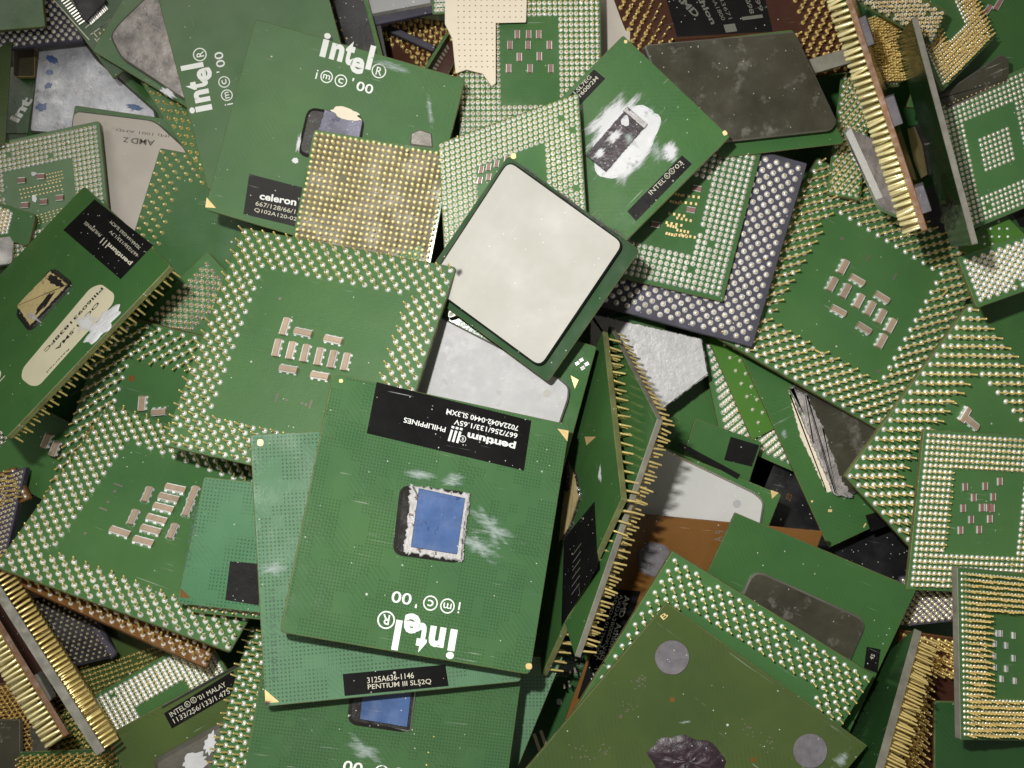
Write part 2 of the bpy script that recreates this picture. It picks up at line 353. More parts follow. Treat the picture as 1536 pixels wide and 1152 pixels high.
    def text(s, mb, txt, p0, p1, h, bold=.0, z=.004, asc=1.0):
        """string whose lower edge runs from pixel p0 to pixel p1 and whose letters are h pixels tall"""
        a, b = Vector(s.px(*p0)), Vector(s.px(*p1)); d = b - a; up = Vector((-d.y, d.x)).normalized() * h * s.scale_at(*p0) * asc
        gv, gf = glyph(txt, bold)
        mb.add([s.L(*(a + d * x + up * y), z) for x, y in gv], gf)
    def rel(s, p0, p1):
        a, b = Vector(s.px(*p0)), Vector(s.px(*p1)); d = b - a; up = Vector((-d.y, d.x)); return a, d, up
    def box_text(s, mb, fr, txt, x, y, w_, h_, bold=0.0, z=.004):
        a, d, up = fr; gv, gf = glyph(txt, bold)
        mb.add([s.L(*(a + d * (x + w_ * gx) + up * (y + h_ * gy)), z) for gx, gy in gv], gf)
    def ring(s, mb, fr, cx, cy, r, t, z=.004, n=28):
        a, d, up = fr; v = []
        for rr in (r, r - t):
            v += [s.L(*(a + d * (cx + rr * math.cos(i / n * 6.2832)) + up * (cy + rr * math.sin(i / n * 6.2832))), z) for i in range(n)]
        mb.add(v, [(i, (i + 1) % n, n + (i + 1) % n, n + i) for i in range(n)])
    def stroke(s, mb, p0, p1, w_, z=.004, h0=None):
        a, b = Vector(s.px(*p0)), Vector(s.px(*p1)); d = (b - a).normalized(); k = w_ * s.scale_at(*p0) / 2; t = Vector((-d.y, d.x)) * k
        mb.add([s.L(*(a - t), z), s.L(*(b - t), z), s.L(*(b + t), z), s.L(*(a + t), z)], [(0, 1, 2, 3)])
    def maker_logo(s, p0, p1, m='white', imc=True, lab=None):
        mb = MB(); fr = s.rel(p0, p1)
        s.box_text(mb, fr, 'i', 0, 0, .125, .45, .03); s.box_text(mb, fr, 'n', .185, .0, .25, .31, .045); s.box_text(mb, fr, 't', .455, -.02, .17, .45, .045)
        s.box_text(mb, fr, 'e', .595, -.13, .26, .30, .035); s.box_text(mb, fr, 'l', .875, .0, .10, .45, .03)
        s.ring(mb, fr, 1.13, .03, .135, .022); s.box_text(mb, fr, 'R', 1.08, -.05, .11, .15, .01)
        s.part('logo', mb, [M[m]])
        if imc:
            mb = MB(); y = -.42
            s.box_text(mb, fr, 'i', .03, y, .03, .17); s.ring(mb, fr, .23, y + .09, .115, .02); s.box_text(mb, fr, 'm', .165, y + .045, .13, .085, .01)
            s.ring(mb, fr, .50, y + .09, .115, .02); s.box_text(mb, fr, 'c', .45, y + .04, .095, .10, .01)
            s.box_text(mb, fr, "'", .70, y + .14, .03, .06, .02); s.box_text(mb, fr, '00', .80, y, .31, .175, .01)
            s.part('printed_mark', mb, [M[m]])
    def caps(s, lst, w_=13, l=24, h=.11, m='cap', pads=3, one=True, sub=None):
        """lst: (px, py, angle in the photo in degrees) of each little capacitor; long side along the angle"""
        for x, y, a in lst:
            a = math.radians(a); dx, dy = math.cos(a), -math.sin(a)
            p0 = s.px(x - dx * l / 2, y - dy * l / 2); p1 = s.px(x + dx * l / 2, y + dy * l / 2)
            A, B = Vector(p0), Vector(p1); d = B - A; t = Vector((-d.y, d.x)).normalized() * w_ * s.scale_at(x, y) / 2
            mb = MB()
            def bx(f0, f1, tw, h_, mi, z0=0.0005):
                q = [A + d * f0 - t * tw, A + d * f1 - t * tw, A + d * f1 + t * tw, A + d * f0 + t * tw]
                s.prism(mb, [tuple(p) for p in q], z0, h_, min(.012, h_ * .3), mi, mi)
            def band(f0, f1, o0, o1, h_, mi):
                q = [A + d * f0 + t * o0, A + d * f1 + t * o0, A + d * f1 + t * o1, A + d * f0 + t * o1]
                s.prism(mb, [tuple(p) for p in q], .0005, h_, min(.012, h_ * .3), mi, mi)
            band(0, 1, -.62, .62, h, 0); band(.03, .97, -.90, -.61, h * .9, 1); band(.03, .97, .61, .90, h * .9, 1)
            if l > 18:
                for f in (.1, .5, .9): band(f - .07, f + .07, -1.15, -.88, h * .4, 1); band(f - .07, f + .07, .88, 1.15, h * .4, 1)
            s.part('capacitor', mb, [M[m], M['solder']])
    def pins(s, pattern, nx, ny, depth=6, margin=.09, L_=.32, rp=.022, rs=.045, side=1, solder='solder', gold='gold', area=None, skip=.004, bend=.04, hole=None, lim=100, miss=None, offs=0):
        pos = []
        for i in range(nx):
            for j in range(ny):
                if pattern == 'stag' and (i + j) % 2: continue
                e_ = min(i, nx - 1 - i, j, ny - 1 - j)
                if depth and e_ >= depth and not (hole and abs(i - (nx - 1) / 2) <= hole and abs(j - (ny - 1) / 2) <= hole): continue
                if area and not area(i, j): continue
                if random.random() < skip: continue
                u = margin + (s.W - 2 * margin) * i / (nx - 1); v = margin + (s.H - 2 * margin) * j / (ny - 1)
                pos.append((u, v))
        PINJOBS.append((s, pos, L_, rp * 1.0, rs * 1.14, side, solder, gold, bend, lim))
    def pads(s, name, boxes, m='goldflat', z=.004):
        mb = MB()
        for (x, y, w_, h_, a) in boxes:
            a = math.radians(a); dx, dy = math.cos(a) * w_ / 2, -math.sin(a) * w_ / 2; s.stroke(mb, (x - dx, y - dy), (x + dx, y + dy), h_, z)
        s.part(name, mb, [M[m]])
    def padgrid(s, name, quad, nx, ny, w_, h_, m='goldflat', z=.004, keep=None):
        """grid of small pads in the photo quad (TL, TR, BL)"""
        mb = MB(); a, b, c = (Vector(q) for q in quad); k = s.scale_at(*quad[0])
        d = (Vector(s.px(*quad[1])) - Vector(s.px(*quad[0]))).normalized(); t = Vector((-d.y, d.x))
        for i in range(nx):
            for j in range(ny):
                if keep and not keep(i, j): continue
                p = Vector(s.px(*(a + (b - a) * i / max(1, nx - 1) + (c - a) * j / max(1, ny - 1))))
                q = [p - d * w_ * k / 2 - t * h_ * k / 2, p + d * w_ * k / 2 - t * h_ * k / 2, p + d * w_ * k / 2 + t * h_ * k / 2, p - d * w_ * k / 2 + t * h_ * k / 2]
                mb.add([s.L(*x, z) for x in q], [(0, 1, 2, 3)])
        s.part(name, mb, [M[m]])
    def tri(s, pts, m='goldflat'): s.flat('corner_mark', pts, m)

# ------------------------------------------------------------------ the floor of the bin, far below
me = bpy.data.meshes.new('ground'); me.from_pydata([(-.3, -.3, -.115), (.3, -.3, -.115), (.3, .3, -.115), (-.3, .3, -.115)], [], [(0, 1, 2, 3)])
g = bpy.data.objects.new('ground', me); me.materials.append(M['ground']); C.objects.link(g); g['kind'] = 'structure'

GD, GP, GE, GL = 'green processors lying die side up', 'processors lying pin side up', 'processors standing on edge', 'processors with a metal lid'

# ================================================================== the pile, top things first
# -- the whole green one in the middle, blue die
b = Board('whole green processor with clean blue die and upside-down white logo, topmost at centre', (855, 637), (500, 560), (795, 1012), zc=1.25, n=(.26, .18), mat_='greend', group=GD, r=.10)
lab = b.flat('label', [(565, 573), (797, 631), (786, 706), (550, 650)], 'label', h=.0035)
mb = MB()
b.text(mb, 'pentium', (774.5, 662.6), (702.8, 645), 14, .035, .006)
b.part('brand_print', mb, [M['white']])
mb = MB()
b.text(mb, '667/256/133/1.65V', (776.5, 650.5), (682, 629), 7.8, .012, .006)
b.text(mb, '7022A042-0440 SL3XM', (778, 639), (670.5, 613), 7.8, .012, .006)
b.text(mb, 'PHILIPPINES', (669, 641), (606.5, 626), 7.8, .012, .006)
for k in range(3):
    x = 688.5 - k * 6.2; y = 647.5 - k * 1.4
    b.stroke(mb, (x + 2, y), (x - 3, y + 17), 3.6, .006); b.stroke(mb, (x + 3.6, y - 5.4), (x + 2.8, y - 2.2), 4.2, .006)
fr = b.rel((702, 645), (692, 642.5)); b.ring(mb, fr, .5, 1.45, .5, .09, .006); b.box_text(mb, fr, 'R', .36, 1.2, .32, .5, 0, .006)
b.part('printed_text', mb, [M['white']])
b.maker_logo((687.3, 945), (592.2, 929))
b.die([(627, 733), (696, 748), (684, 832), (615, 821)], h=.10, epoxy=[(600, 727), (702, 738), (692, 846), (588, 832)])
b.plate('scraped_rim', [(615, 727), (703, 742), (692, 842), (604, 830)], .02, .085, 'scrape', 'scrape', r=.03, bev=.02, jag=.035)
b.blob('smear', 737, 790, 50, 19, -.72, 'smear', h=.004, jit=.3); b.blob('smear', 715, 818, 44, 20, -.5, 'smear', h=.005, jit=.35)
b.blob('smear', 630, 712, 26, 10, -.1, 'smear', h=.004); b.blob('smear', 680, 720, 24, 12, .2, 'smear', h=.0045)
b.flat('pad', [(508.5, 568.5), (514.5, 568.5), (514.5, 574), (508.5, 574)], 'goldflat', r=.03); b.flat('pad', [(788.5, 995), (798, 995), (798, 1004), (788.5, 1004)], 'goldflat', r=.06)
b.tri([(836, 643), (853, 646), (851, 662)])
b.pins('stag', 37, 37, side=-1, L_=.24)

# -- the teal one beneath it
b = Board('pale teal processor with black serial label along its bottom edge, under the central one', (398, 1060), (782, 1022), (375, 652), zc=.88, n=(.22, .15), mat_='teal', group=GD, r=.08)
b.flat('label', [(514, 1011), (668, 997), (673, 1029), (517, 1044)], 'label')
mb = MB(); b.text(mb, '3125A636-1146', (551, 1025), (621, 1017), 8.6, .004, .006); b.text(mb, 'PENTIUM III SL52Q', (552, 1035.5), (647, 1026.5), 8.6, .004, .006)
b.part('printed_text', mb, [M['faint']])
mb = MB(); b.text(mb, '1 4 9 0 5 1 0 1 0 6 5', (404, 885), (407, 1022), 9, .0, .002); b.part('etched_number', mb, [M['dkgreen']])
b.tri([(397, 1034), (419, 1053), (398, 1055)]); b.flat('pad', [(386, 659), (395, 659), (395, 669), (386, 669)], 'goldflat', r=.06)
b.blob('smear', 410, 852, 26, 14, .3, 'smear', jit=.3, h=.004); b.blob('grime', 400, 1055, 9, 6, 0, 'smeark', h=.007)
b.pins('stag', 37, 37, side=-1)

# -- bottom centre with half-hidden blue die
b = Board('green processor at the bottom edge whose blue die peeks out below the teal one', (806, 845), (430, 790), (752, 1235), zc=.6, n=(.20, .14), mat_='greend', group=GD, r=.08)
b.die([(546, 1010), (618, 1022), (610, 1090), (539, 1078)], h=.09, epoxy=[(530, 1000), (628, 1012), (616, 1100), (520, 1086)])
b.plate('glossy_rim', [(540, 1005), (626, 1018), (616, 1098), (536, 1084)], .02, .06, 'epoxy', 'silver', r=.08)
b.blob('smear', 545, 1125, 38, 16, -.6, 'smear', jit=.3, h=.004)
b.maker_logo((612, 1199), (518, 1183)); b.pins('stag', 37, 37, side=-1)

# -- the large pin-up one left of centre
b = Board('pin-up green processor with eleven tan capacitors, left of and under the central one', (243, 668), (573, 742), (363, 341), zc=.0, n=(-.14, .26), mat_='greenp', group=GP)
P3CAPS = [(429, 491, 72), (456, 500, -12), (501, 511, -12), (417, 523, 76), (438, 527, 76), (459, 531, 76), (480, 536, 76), (500, 540, 76), (520, 544, 76), (434, 555, -10), (481, 565, -10)]
b.caps(P3CAPS, 13, 27); b.pins('stag', 37, 37, L_=.34, rs=.052, rp=.019)
mb = MB()
for p in [((417, 590), (413, 604)), ((468, 600), (464, 613))]: b.stroke(mb, *p, 3)
for x, y in ((430, 600), (453, 605), (459, 607), (420, 448)): b.stroke(mb, (x - 2, y), (x + 2, y), 4)
b.part('etched_mark', mb, [M['etch']])

# -- lower left, pins up
b = Board('pin-up green processor whose capacitors form a slanted column, in the lower left', (-8, 850), (345, 978), (165, 604), zc=-1.15, n=(.20, .42), mat_='greenp', group=GP)
b.caps([(263, 734, -12), (253, 748, -13), (245, 763, -14), (235, 780, -15), (226, 796, -15), (180, 799, -18), (215, 813, -15)], 13, 31)
b.caps([(221, 743, 66), (200, 777, 66), (282, 764, 66), (259, 798, 66), (290, 742, 66)], 12, 24)
b.pins('stag', 37, 37, L_=.32, rs=.056, rp=.020)
mb = MB()
for p in [((171, 725), (184, 730)), ((149, 761), (161, 766))]: b.stroke(mb, *p, 2.4)
for x, y in ((172, 737), (162, 753), (128, 800)): b.stroke(mb, (x - 2, y), (x + 2, y), 4)
b.part('etched_mark', mb, [M['etch']])

# -- the brown one under it
b = Board('brown board with tall gold pins showing under the lower left pin-up processor', (20, 874), (310, 1002), (135, 640), zc=-2.1, n=(.22, .44), th=.16, mat_='brown', edge='edgeb', group=GP)
b.pins('stag', 37, 37, L_=.45, rs=.045, rp=.022)

# -- teal fragment between
b = Board('teal green processor corner with small black label, wedged left of the teal one', (265, 905), (545, 937), (306, 715), zc=.1, n=(-.04, .16), mat_='tealg', group=GD)
b.flat('label', [(345, 842), (392, 846), (388, 908), (338, 900)], 'label')
b.tri([(271, 882), (286, 897), (270, 896)], 'brown')
mb = MB(); b.text(mb, 'TO TEKIN', (284, 855), (297, 760), 8, 0, .002); b.part('etched_number', mb, [M['dkgreen']])
b.pins('stag', 37, 37, side=-1)
b = Board('green board edge with pins just under the teal corner piece', (285, 918), (540, 946), (315, 750), zc=-.25, n=(-.04, .16), mat_='green', group=GD)
b.pins('stag', 33, 33, L_=.22)

# -- narrow strip with pins at bottom, left of the bottom-centre one
b = Board('narrow strip of pins on a green board, between the malay-marked lid and bottom edge', (283, 1262), (610, 1340), (375, 938), zc=-.35, n=(-.34, .32), mat_='greenp', group=GP)
b.pins('stag', 35, 35, L_=.34, rs=.052, rp=.019)

# -- off-white lid, centre top
b = Board('square processor with clean off-white metal lid, set like a diamond above the centre', (822, 573), (960, 375), (627, 430), zc=-.2, n=(-.11, .0), mat_='darkm', group=GL, r=.08)
b.plate('lid', [(764, 241), (938, 366), (812, 553), (642, 428)], 0, .20, 'ihs', 'epoxy', r=.22, bev=.035)
b.blob('grime', 930, 352, 26, 5, -.55, 'smeark', h=.204, jit=.3); b.blob('grime', 800, 262, 34, 4, -.7, 'smeark', h=.204, jit=.3); b.blob('grime', 908, 340, 42, 5, -.62, 'smeark', h=.204, jit=.3); b.blob('grime', 855, 303, 40, 4, -.68, 'smeark', h=.205)
b.blob('stain', 690, 410, 9, 8, 0, 'smeark', h=.204, jit=.1)
b.pins('full', 26, 26, side=-1, L_=.2, rp=.016, rs=.035)

# -- dense gold pin field
b = Board('board densely covered with short gold pins, against the lower edge of the big logo processors', (430, 400), (638, 435), (471, 194), zc=-.95, mat_='green', group=GP)
b.flat('pin_field', [(475, 200), (671, 234), (632, 428), (438, 394)], 'tanpin', h=.004)
b.pins('full', 24, 24, depth=0, L_=.16, rp=.034, rs=.036, solder='gold', gold='goldhead', bend=.03)
b.blob('smear', 628, 395, 18, 7, -.2, 'smearw', h=.02)

# -- silver pins board right of it
b = Board('green board packed with bright silver pins round small capacitors, behind the off-white lid', (672, 478), (885, 402), (657, 215), z=(-.6, -.5, -.82), mat_='greenp', group=GP)
b.pins('full', 27, 33, depth=7, L_=.14, rp=.017, rs=.044, margin=.07)
b.caps([(722, 255, 80), (733, 251, 80), (745, 246, 80), (720, 271, 80), (733, 266, 80), (748, 262, 80), (760, 240, 80)], 9, 11, .05, 'capr')
b.flat('pad', [(766, 230), (774, 230), (774, 238), (766, 238)], 'goldflat', r=.05)

# -- big white-paste die
b = Board('green processor with long die smeared in white paste and two black labels, upper centre', (910, 390), (1095, 205), (753, 235), zc=-1.18, n=(-.11, .09), mat_='green', group=GD, r=.05)
b.flat('label', [(860, 152), (886, 105), (908, 117), (862, 166)] and [(850, 148), (891, 104), (908, 118), (862, 166)], 'label')
b.flat('label', [(941, 317), (1023, 233), (1038, 246), (954, 332)], 'label')
mb = MB(); b.text(mb, 'SL7EG', (868, 138), (888, 116), 6, .004, .006); b.text(mb, "1600/2M", (871, 146), (898, 118), 6, .004, .006)
b.text(mb, "INTEL", (977, 293), (999, 271), 7, .0, .006); b.text(mb, "'03", (1014, 256), (1025, 245), 7, .0, .006); b.text(mb, "-1", (861, 146), (865, 141), 6, .004, .006); b.text(mb, "36", (862, 156), (868, 150), 6, .004, .006)
fr = b.rel((1000, 270), (1007, 263)); b.ring(mb, fr, .5, .4, .45, .09, .006); b.box_text(mb, fr, 'R', .33, .18, .34, .44, 0, .006); b.ring(mb, fr, 1.5, .4, .45, .09, .006); b.box_text(mb, fr, 'c', 1.35, .2, .3, .4, 0, .006); b.part('printed_text', mb, [M['faint']])
b.blob('paste', 938, 212, 64, 38, .86, 'paste', h=.008, jit=.07, seed=5, lump=.004); b.blob('smear', 918, 178, 56, 26, .8, 'smearw', h=.006); b.blob('smear', 938, 212, 78, 52, .86, 'smear', h=.0055, jit=.12)
b.blob('smear', 950, 238, 52, 20, .9, 'smearw', h=.007); b.blob('smear', 1005, 228, 15, 22, -.3, 'smearw', h=.004)
b.blob('smear', 985, 228, 14, 22, .2, 'smear', h=.004)
b.die([(879, 234), (938, 166), (967, 192), (909, 259)], 'crumb', h=.07, jag=.008)
b.blob('paste', 921, 206, 17, 9, .8, 'smearw', h=.073, jit=.2); b.blob('paste', 944, 208, 9, 12, .3, 'smear', h=.073, jit=.2); b.blob('paste', 938, 183, 6, 8, 0, 'paste', h=.073, jit=.15); b.plate('die_rim', [(935, 168), (941, 162), (971, 188), (966, 194)], 0, .09, 'scrape', 'epoxy', r=.01, bev=.005, jag=.008)
b.blob('paste', 900, 232, 12, 8, .8, 'smearw', h=.074, jit=.3); b.flat('pad', [(1083, 198), (1088, 195), (1092, 201), (1086, 204)], 'goldflat', r=.03)
b.flat('pad', [(936, 60), (941, 60), (941, 65), (936, 65)], 'goldflat', r=.03)
b.pins('full', 26, 26, side=-1, L_=.2, rp=.016, rs=.035)

# -- cream-foam covered one
b = Board('green board with silver pins half covered by a cream foam sheet, at the top edge', (689, 225), (905, 222), (684, -40), zc=-2.1, mat_='greenp', group=GP)
b.pins('full', 27, 32, depth=8, L_=.15, rp=.018, rs=.046, margin=.08)
b.plate('foam_cover', [(668, -45), (792, -45), (789, 37), (744, 38), (744, 128), (738, 133), (724, 114), (700, 108), (684, 114), (679, 62), (668, 40)], .16, .22, 'cream', 'cream', r=.02, bev=.01)
b.padgrid('pin_hole', ((688, -38), (782, -38), (688, 30)), 12, 9, 2.0, 1.4, 'etch', .2225)
b.padgrid('pin_hole', ((688, 38), (738, 38), (690, 104)), 7, 9, 2.0, 1.4, 'etch', .2225)
b.caps([(776, 52, 90), (793, 52, 90), (808, 52, 90), (765, 68, 90), (792, 68, 90), (824, 68, 90), (779, 86, 90), (809, 85, 90), (763, 103, 90), (795, 103, 90), (826, 103, 90)], 9, 13, .05, 'capr')

# -- dirty dark lid
b = Board('processor with grimy dark brown metal lid, right of the paste-covered die', (1080, 237), (1267, 215), (1000, 66), zc=-2.12, n=(.06, -.10), mat_='green', group=GL, r=.08)
b.plate('lid', [(962, 71), (1186, 51), (1249, 185), (1240, 198), (1020, 222)], 0, .34, 'ihs_dark', r=.10, bev=.03)
b.pins('full', 28, 28, side=-1, L_=.2, rp=.018, rs=.035)

# -- two stacked logo boards top left of centre
b = Board('green processor with white logo at its top and a torn grey die, upper left', (307, 314), (624, 408), (383, 28), zc=-1.15, n=(-.03, .07), mat_='green', group=GD, r=.10)
b.flat('label', [(374, 260), (470, 286), (456, 340), (366, 320)] and [(374, 261), (480, 288), (468, 346), (365, 321)], 'label')
mb = MB(); b.text(mb, 'celeron', (389, 299), (444, 309), 11, .03, .006); b.part('brand_print', mb, [M['white']])
mb = MB(); b.text(mb, '667/128/66/1.65V', (383, 308), (466, 326), 6.6, 0, .006); b.text(mb, 'Q102A120-0293', (381, 318), (455, 335), 6.6, 0, .006); b.text(mb, 'TM', (446, 300), (455, 302), 3.5, 0, .006)
b.part('printed_text', mb, [M['faint']])
b.maker_logo((478.4, 84), (557.5, 106))
b.die([(488, 166), (545, 182), (534, 240), (470, 225)], 'die_cell', h=.08, epoxy=[(462, 160), (548, 176), (536, 255), (445, 232)], jag=.01)
b.blob('torn_patch', 520, 172, 24, 8, -.25, 'cream', h=.083, jit=.3); b.blob('scrape', 449, 215, 5, 16, -.15, 'smearw', h=.03); b.blob('paste', 443, 241, 5, 4, 0, 'paste', h=.01, jit=.2)
b.plate('pad', [(616, 200), (630, 194), (648, 200), (650, 222), (615, 218)], 0, .03, 'lid_side', 'lid_side', r=.03)
b.blob('smear', 645, 166, 6, 28, .1, 'smear', h=.004); b.blob('smear', 590, 100, 40, 8, -.3, 'smear', h=.004)
b.tri([(310, 296), (324, 312), (308, 311)]); b.pins('stag', 37, 37, side=-1)
b = Board('green processor with white logo turned on its side, beneath the upright-logo one', (555, 225), (460, -125), (312, 285), zc=-1.8, n=(-.05, .06), mat_='green', group=GD, r=.08)
b.maker_logo((319, 164.6), (304, 91))
b.pins('stag', 37, 37, side=-1)

# -- green with sticker, left
b = Board('tilted green processor with gold-flecked die and long cream sticker, at the left edge', (256, 398), (126, 279), (9, 657), zc=-1.25, n=(-.46, .44), mat_='green', group=GD, edge='edge', r=.08)
b.flat('label', [(142, 299), (230, 368), (181, 419), (95, 345)], 'label')
mb = MB(); b.text(mb, 'pentium', (200, 393), (166, 363), 9, .03, .006); b.part('brand_print', mb, [M['faint']])
mb = MB(); b.text(mb, '667/256/133/1.7V', (208, 382), (167, 345), 5.0, 0, .006); b.text(mb, '7034A164-0265 SL4CM', (212, 371), (168, 331), 5.0, 0, .006); b.text(mb, 'PHILIPPINES', (153, 352), (129, 332), 5, 0, .006)
for k in range(3): b.stroke(mb, (165 - k * 4, 364 - k * 3.6), (158 - k * 4, 372 - k * 3.6), 2.4, .006)
b.part('printed_text', mb, [M['faint']])
b.die([(30, 462), (80, 410), (107, 430), (50, 492)], 'die_gold', h=.10, epoxy=[(22, 470), (80, 400), (112, 426), (45, 500)], jag=.012)
b.blob('torn_patch', 88, 425, 14, 7, -.6, 'epoxy', h=.104, jit=.3, lump=.01); b.blob('torn_patch', 72, 458, 20, 4, .85, 'epoxy', h=.104, jit=.3)
b.blob('torn_patch', 54, 478, 9, 4, -.5, 'scrape', h=.104, jit=.5, lump=.01)
b.plate('sticker', [(32, 568), (34, 553), (136, 432), (152, 426), (172, 441), (170, 455), (58, 579), (46, 579)], 0, .008, 'sticker', 'sticker', r=.12, bev=.003)
mb = MB(); b.text(mb, 'PIII60931838FC', (153, 431), (66, 526), 7, .02, .012); b.text(mb, 'OC  1.5MA', (147, 453), (83, 524), 7, .02, .012); b.text(mb, 'Reserved', (103, 523), (70, 558), 4, 0, .012)
b.part('sticker_text', mb, [M['ink']])
b.blob('paste_smear', 154, 487, 36, 11, .82, 'paste', h=.016, jit=.22, lump=.02, seed=3); b.blob('smear', 130, 485, 20, 16, .7, 'smearw', h=.014)
mb = MB(); fr = b.rel((14, 555), (-6, 533)); b.ring(mb, fr, .3, .45, .24, .05); b.box_text(mb, fr, 'm', .16, .36, .26, .2); b.box_text(mb, fr, 'i', -.06, .2, .05, .4); b.ring(mb, fr, .95, .45, .24, .05); b.part('printed_mark', mb, [M['faint']])
b.pins('stag', 37, 37, side=-1, L_=.32)

# -- fine silver pin board above it
b = Board('green board with fine bluish silver pins round rows of tiny pads, near the left edge', (-28, 410), (167, 368), (-45, 222), zc=-3.15, n=(.03, .05), mat_='greenp', group=GP, edge='edge', r=.08)
b.pins('full', 27, 25, depth=6, L_=.13, rp=.016, rs=.043, margin=.12)
b.caps([(33, 271, 5), (62, 265, 5), (38, 308, 5), (66, 303, 5), (90, 297, 5)], 10, 12, .06, 'capr')
b.padgrid('contact_pad', ((30, 285), (90, 272), (33, 297)), 12, 3, 2.4, 1.6); b.padgrid('contact_pad', ((70, 262), (92, 257), (72, 272)), 6, 3, 2.4, 1.6); b.padgrid('contact_pad', ((50, 325), (92, 313), (53, 337)), 8, 4, 2.2, 1.5)
b.blob('paste', 52, 298, 4, 5, 0, 'paste', h=.02, jit=.2); b.blob('paste', 51, 261, 4, 3, 0, 'paste', h=.02, jit=.2)

# -- tan lid
b = Board('processor with plain tan metal lid and faint upside-down letters, behind the bluish pins', (80, 378), (300, 410), (112, 158), zc=-3.9, mat_='green', group=GL, r=.05)
b.plate('lid', [(114, 168), (236, 183), (285, 228), (278, 400), (92, 372)], 0, .2, 'ihs_tan', r=.2, bev=.03)
mb = MB(); b.text(mb, 'AMD', (236, 213), (201, 209), 8.5, .02, .204); b.text(mb, 'Z', (197, 209), (189, 208), 7.5, .02, .204); b.text(mb, '(M) 1001 AMD', (258, 204), (178, 194), 5, 0, .204); b.part('etched_print', mb, [M['etch']])

# -- gold staggered pins board
b = Board('green board with widely spaced gold pins, below the sideways-logo processor', (146, 527), (471, 587), (240, 222), zc=-3.2, mat_='greenp', group=GP, r=.05)
b.pins('stag', 37, 37, depth=5, L_=.16, rp=.026, rs=.038, solder='gold', gold='goldhead')
b = Board('thin sliver of green board with gold pins left of the sideways logo', (325, 300), (570, 125), (172, 62), zc=-3.1, mat_='green', group=GP, r=.05)
b.pins('stag', 37, 37, depth=6, L_=.16, rp=.024, rs=.038, solder='gold')

# -- pins left, under the big pin-up
b = Board('green board with slanting pins and a copper dot, left of the big pin-up one', (55, 785), (375, 870), (163, 470), zc=-2.75, n=(-.16, -.20), mat_='greenp', group=GP, r=.05)
b.pins('stag', 37, 37, depth=6, L_=.30, rs=.052, rp=.020)
b.caps([(215, 604, 85), (240, 617, 5), (72, 660, 68), (84, 672, 68)], 13, 22); b.flat('pad', [(193, 563), (202, 563), (202, 572), (193, 572)], 'brown', r=.05)
b = Board('triangular corner of a green board with silver pins, above the slanting-pin board', (150, 536), (322, 724), (311, 377), zc=-2.9, mat_='greenp', group=GP, r=.05)
b.pins('stag', 35, 35, depth=9, L_=.16, rp=.022, rs=.055, solder='silver', margin=.2)
b = Board('green board edge in shadow below the sticker processor', (-30, 700), (120, 780), (60, 610), zc=-3.6, mat_='green', group=GD, r=.05)
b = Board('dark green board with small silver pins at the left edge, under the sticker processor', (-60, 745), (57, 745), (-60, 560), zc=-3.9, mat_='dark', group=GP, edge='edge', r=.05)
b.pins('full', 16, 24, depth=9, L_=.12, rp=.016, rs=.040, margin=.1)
b = Board('brown board corner with gold pins at the left edge', (-55, 790), (45, 748), (-78, 742), zc=-3.2, n=(-.2, .1), mat_='brown', edge='edgeb', group=GP)
b.pins('stag', 13, 11, depth=3, L_=.35)
b = Board('slate ceramic board with tiny pins at the left edge', (-70, 860), (10, 830), (-40, 730), zc=-3.0, n=(-.1, .1), mat_='slate', edge='slate', group=GP, th=.2)
b.pins('full', 12, 16, depth=0, L_=.1, rp=.018, rs=.03)
b = Board('small green board with crowded silver pins at the left edge, above the gold-flecked die', (-50, 340), (42, 370), (-38, 292), zc=-2.95, n=(-.1, .1), mat_='greenp', group=GP, r=.12)
b.pins('stag', 15, 13, depth=0, L_=.15, rp=.018, rs=.045, margin=.12, area=lambda i, j: i < 10)
b = Board('small bright metal clip at the left edge, above the gold-flecked die', (-20, 400), (18, 395), (-16, 358), zc=-2.75, n=(.2, .3), mat_='silver', edge='silver', name='metal_clip', cat='metal clip', th=.1)
b = Board('dark chrome strip behind the bright metal clip', (-20, 350), (30, 345), (-16, 320), zc=-3.3, n=(.1, -.3), mat_='brown', edge='edgeb', name='board_strip', cat='board')

# ================================================================== top left corner
b = Board('circuit board with a many-legged black chip in the top left', (170, 118), (330, -10), (60, -30), zc=-2.85, mat_='dark', edge='edge', group=None, name='circuit_board', cat='circuit board', r=.03)
b.plate('chip_package', [(108, -12), (160, 20), (132, 40), (118, 22), (90, -14)] and [(104, -14), (150, -14), (162, 4), (132, 36), (124, 28)], 0, .12, 'chip', 'chip', r=.02, bev=.02)
for i in range(12):
    f = i / 11; x, y = 91 + f * 32, -8 + f * 42; mb = MB(); b.stroke(mb, (x - 4, y + 3), (x + 5, y - 3), 2.0, .03); b.part('chip_leg', mb, [M['silver']])
for i in range(11):
    f = i / 10; x, y = 134 + f * 24, 31 - f * 22; mb = MB(); b.stroke(mb, (x - 2, y - 3), (x + 4, y + 6), 2.0, .03); b.part('chip_leg', mb, [M['silver']])
mb = MB()
for p in [((128, 42), (152, 22)), ((136, 52), (212, -2)), ((146, 60), (160, 50)), ((142, 58), (150, 66)), ((150, 66), (168, 52)), ((140, 48), (146, 56)), ((160, 44), (210, 6)), ((150, 42), (166, 30)), ((72, -10), (134, 60))]: b.stroke(mb, *p, 1.5, .004)
b.part('trace', mb, [M['faint']])
b.padgrid('contact_pad', ((150, 50), (200, 12), (156, 56)), 9, 2, 2, 3.5, 'goldflat')
b = Board('green board carrying a large scraped dark metal lid, top left', (138, 76), (292, 168), (222, -66), zc=-2.55, mat_='green', group=GL, r=.05)
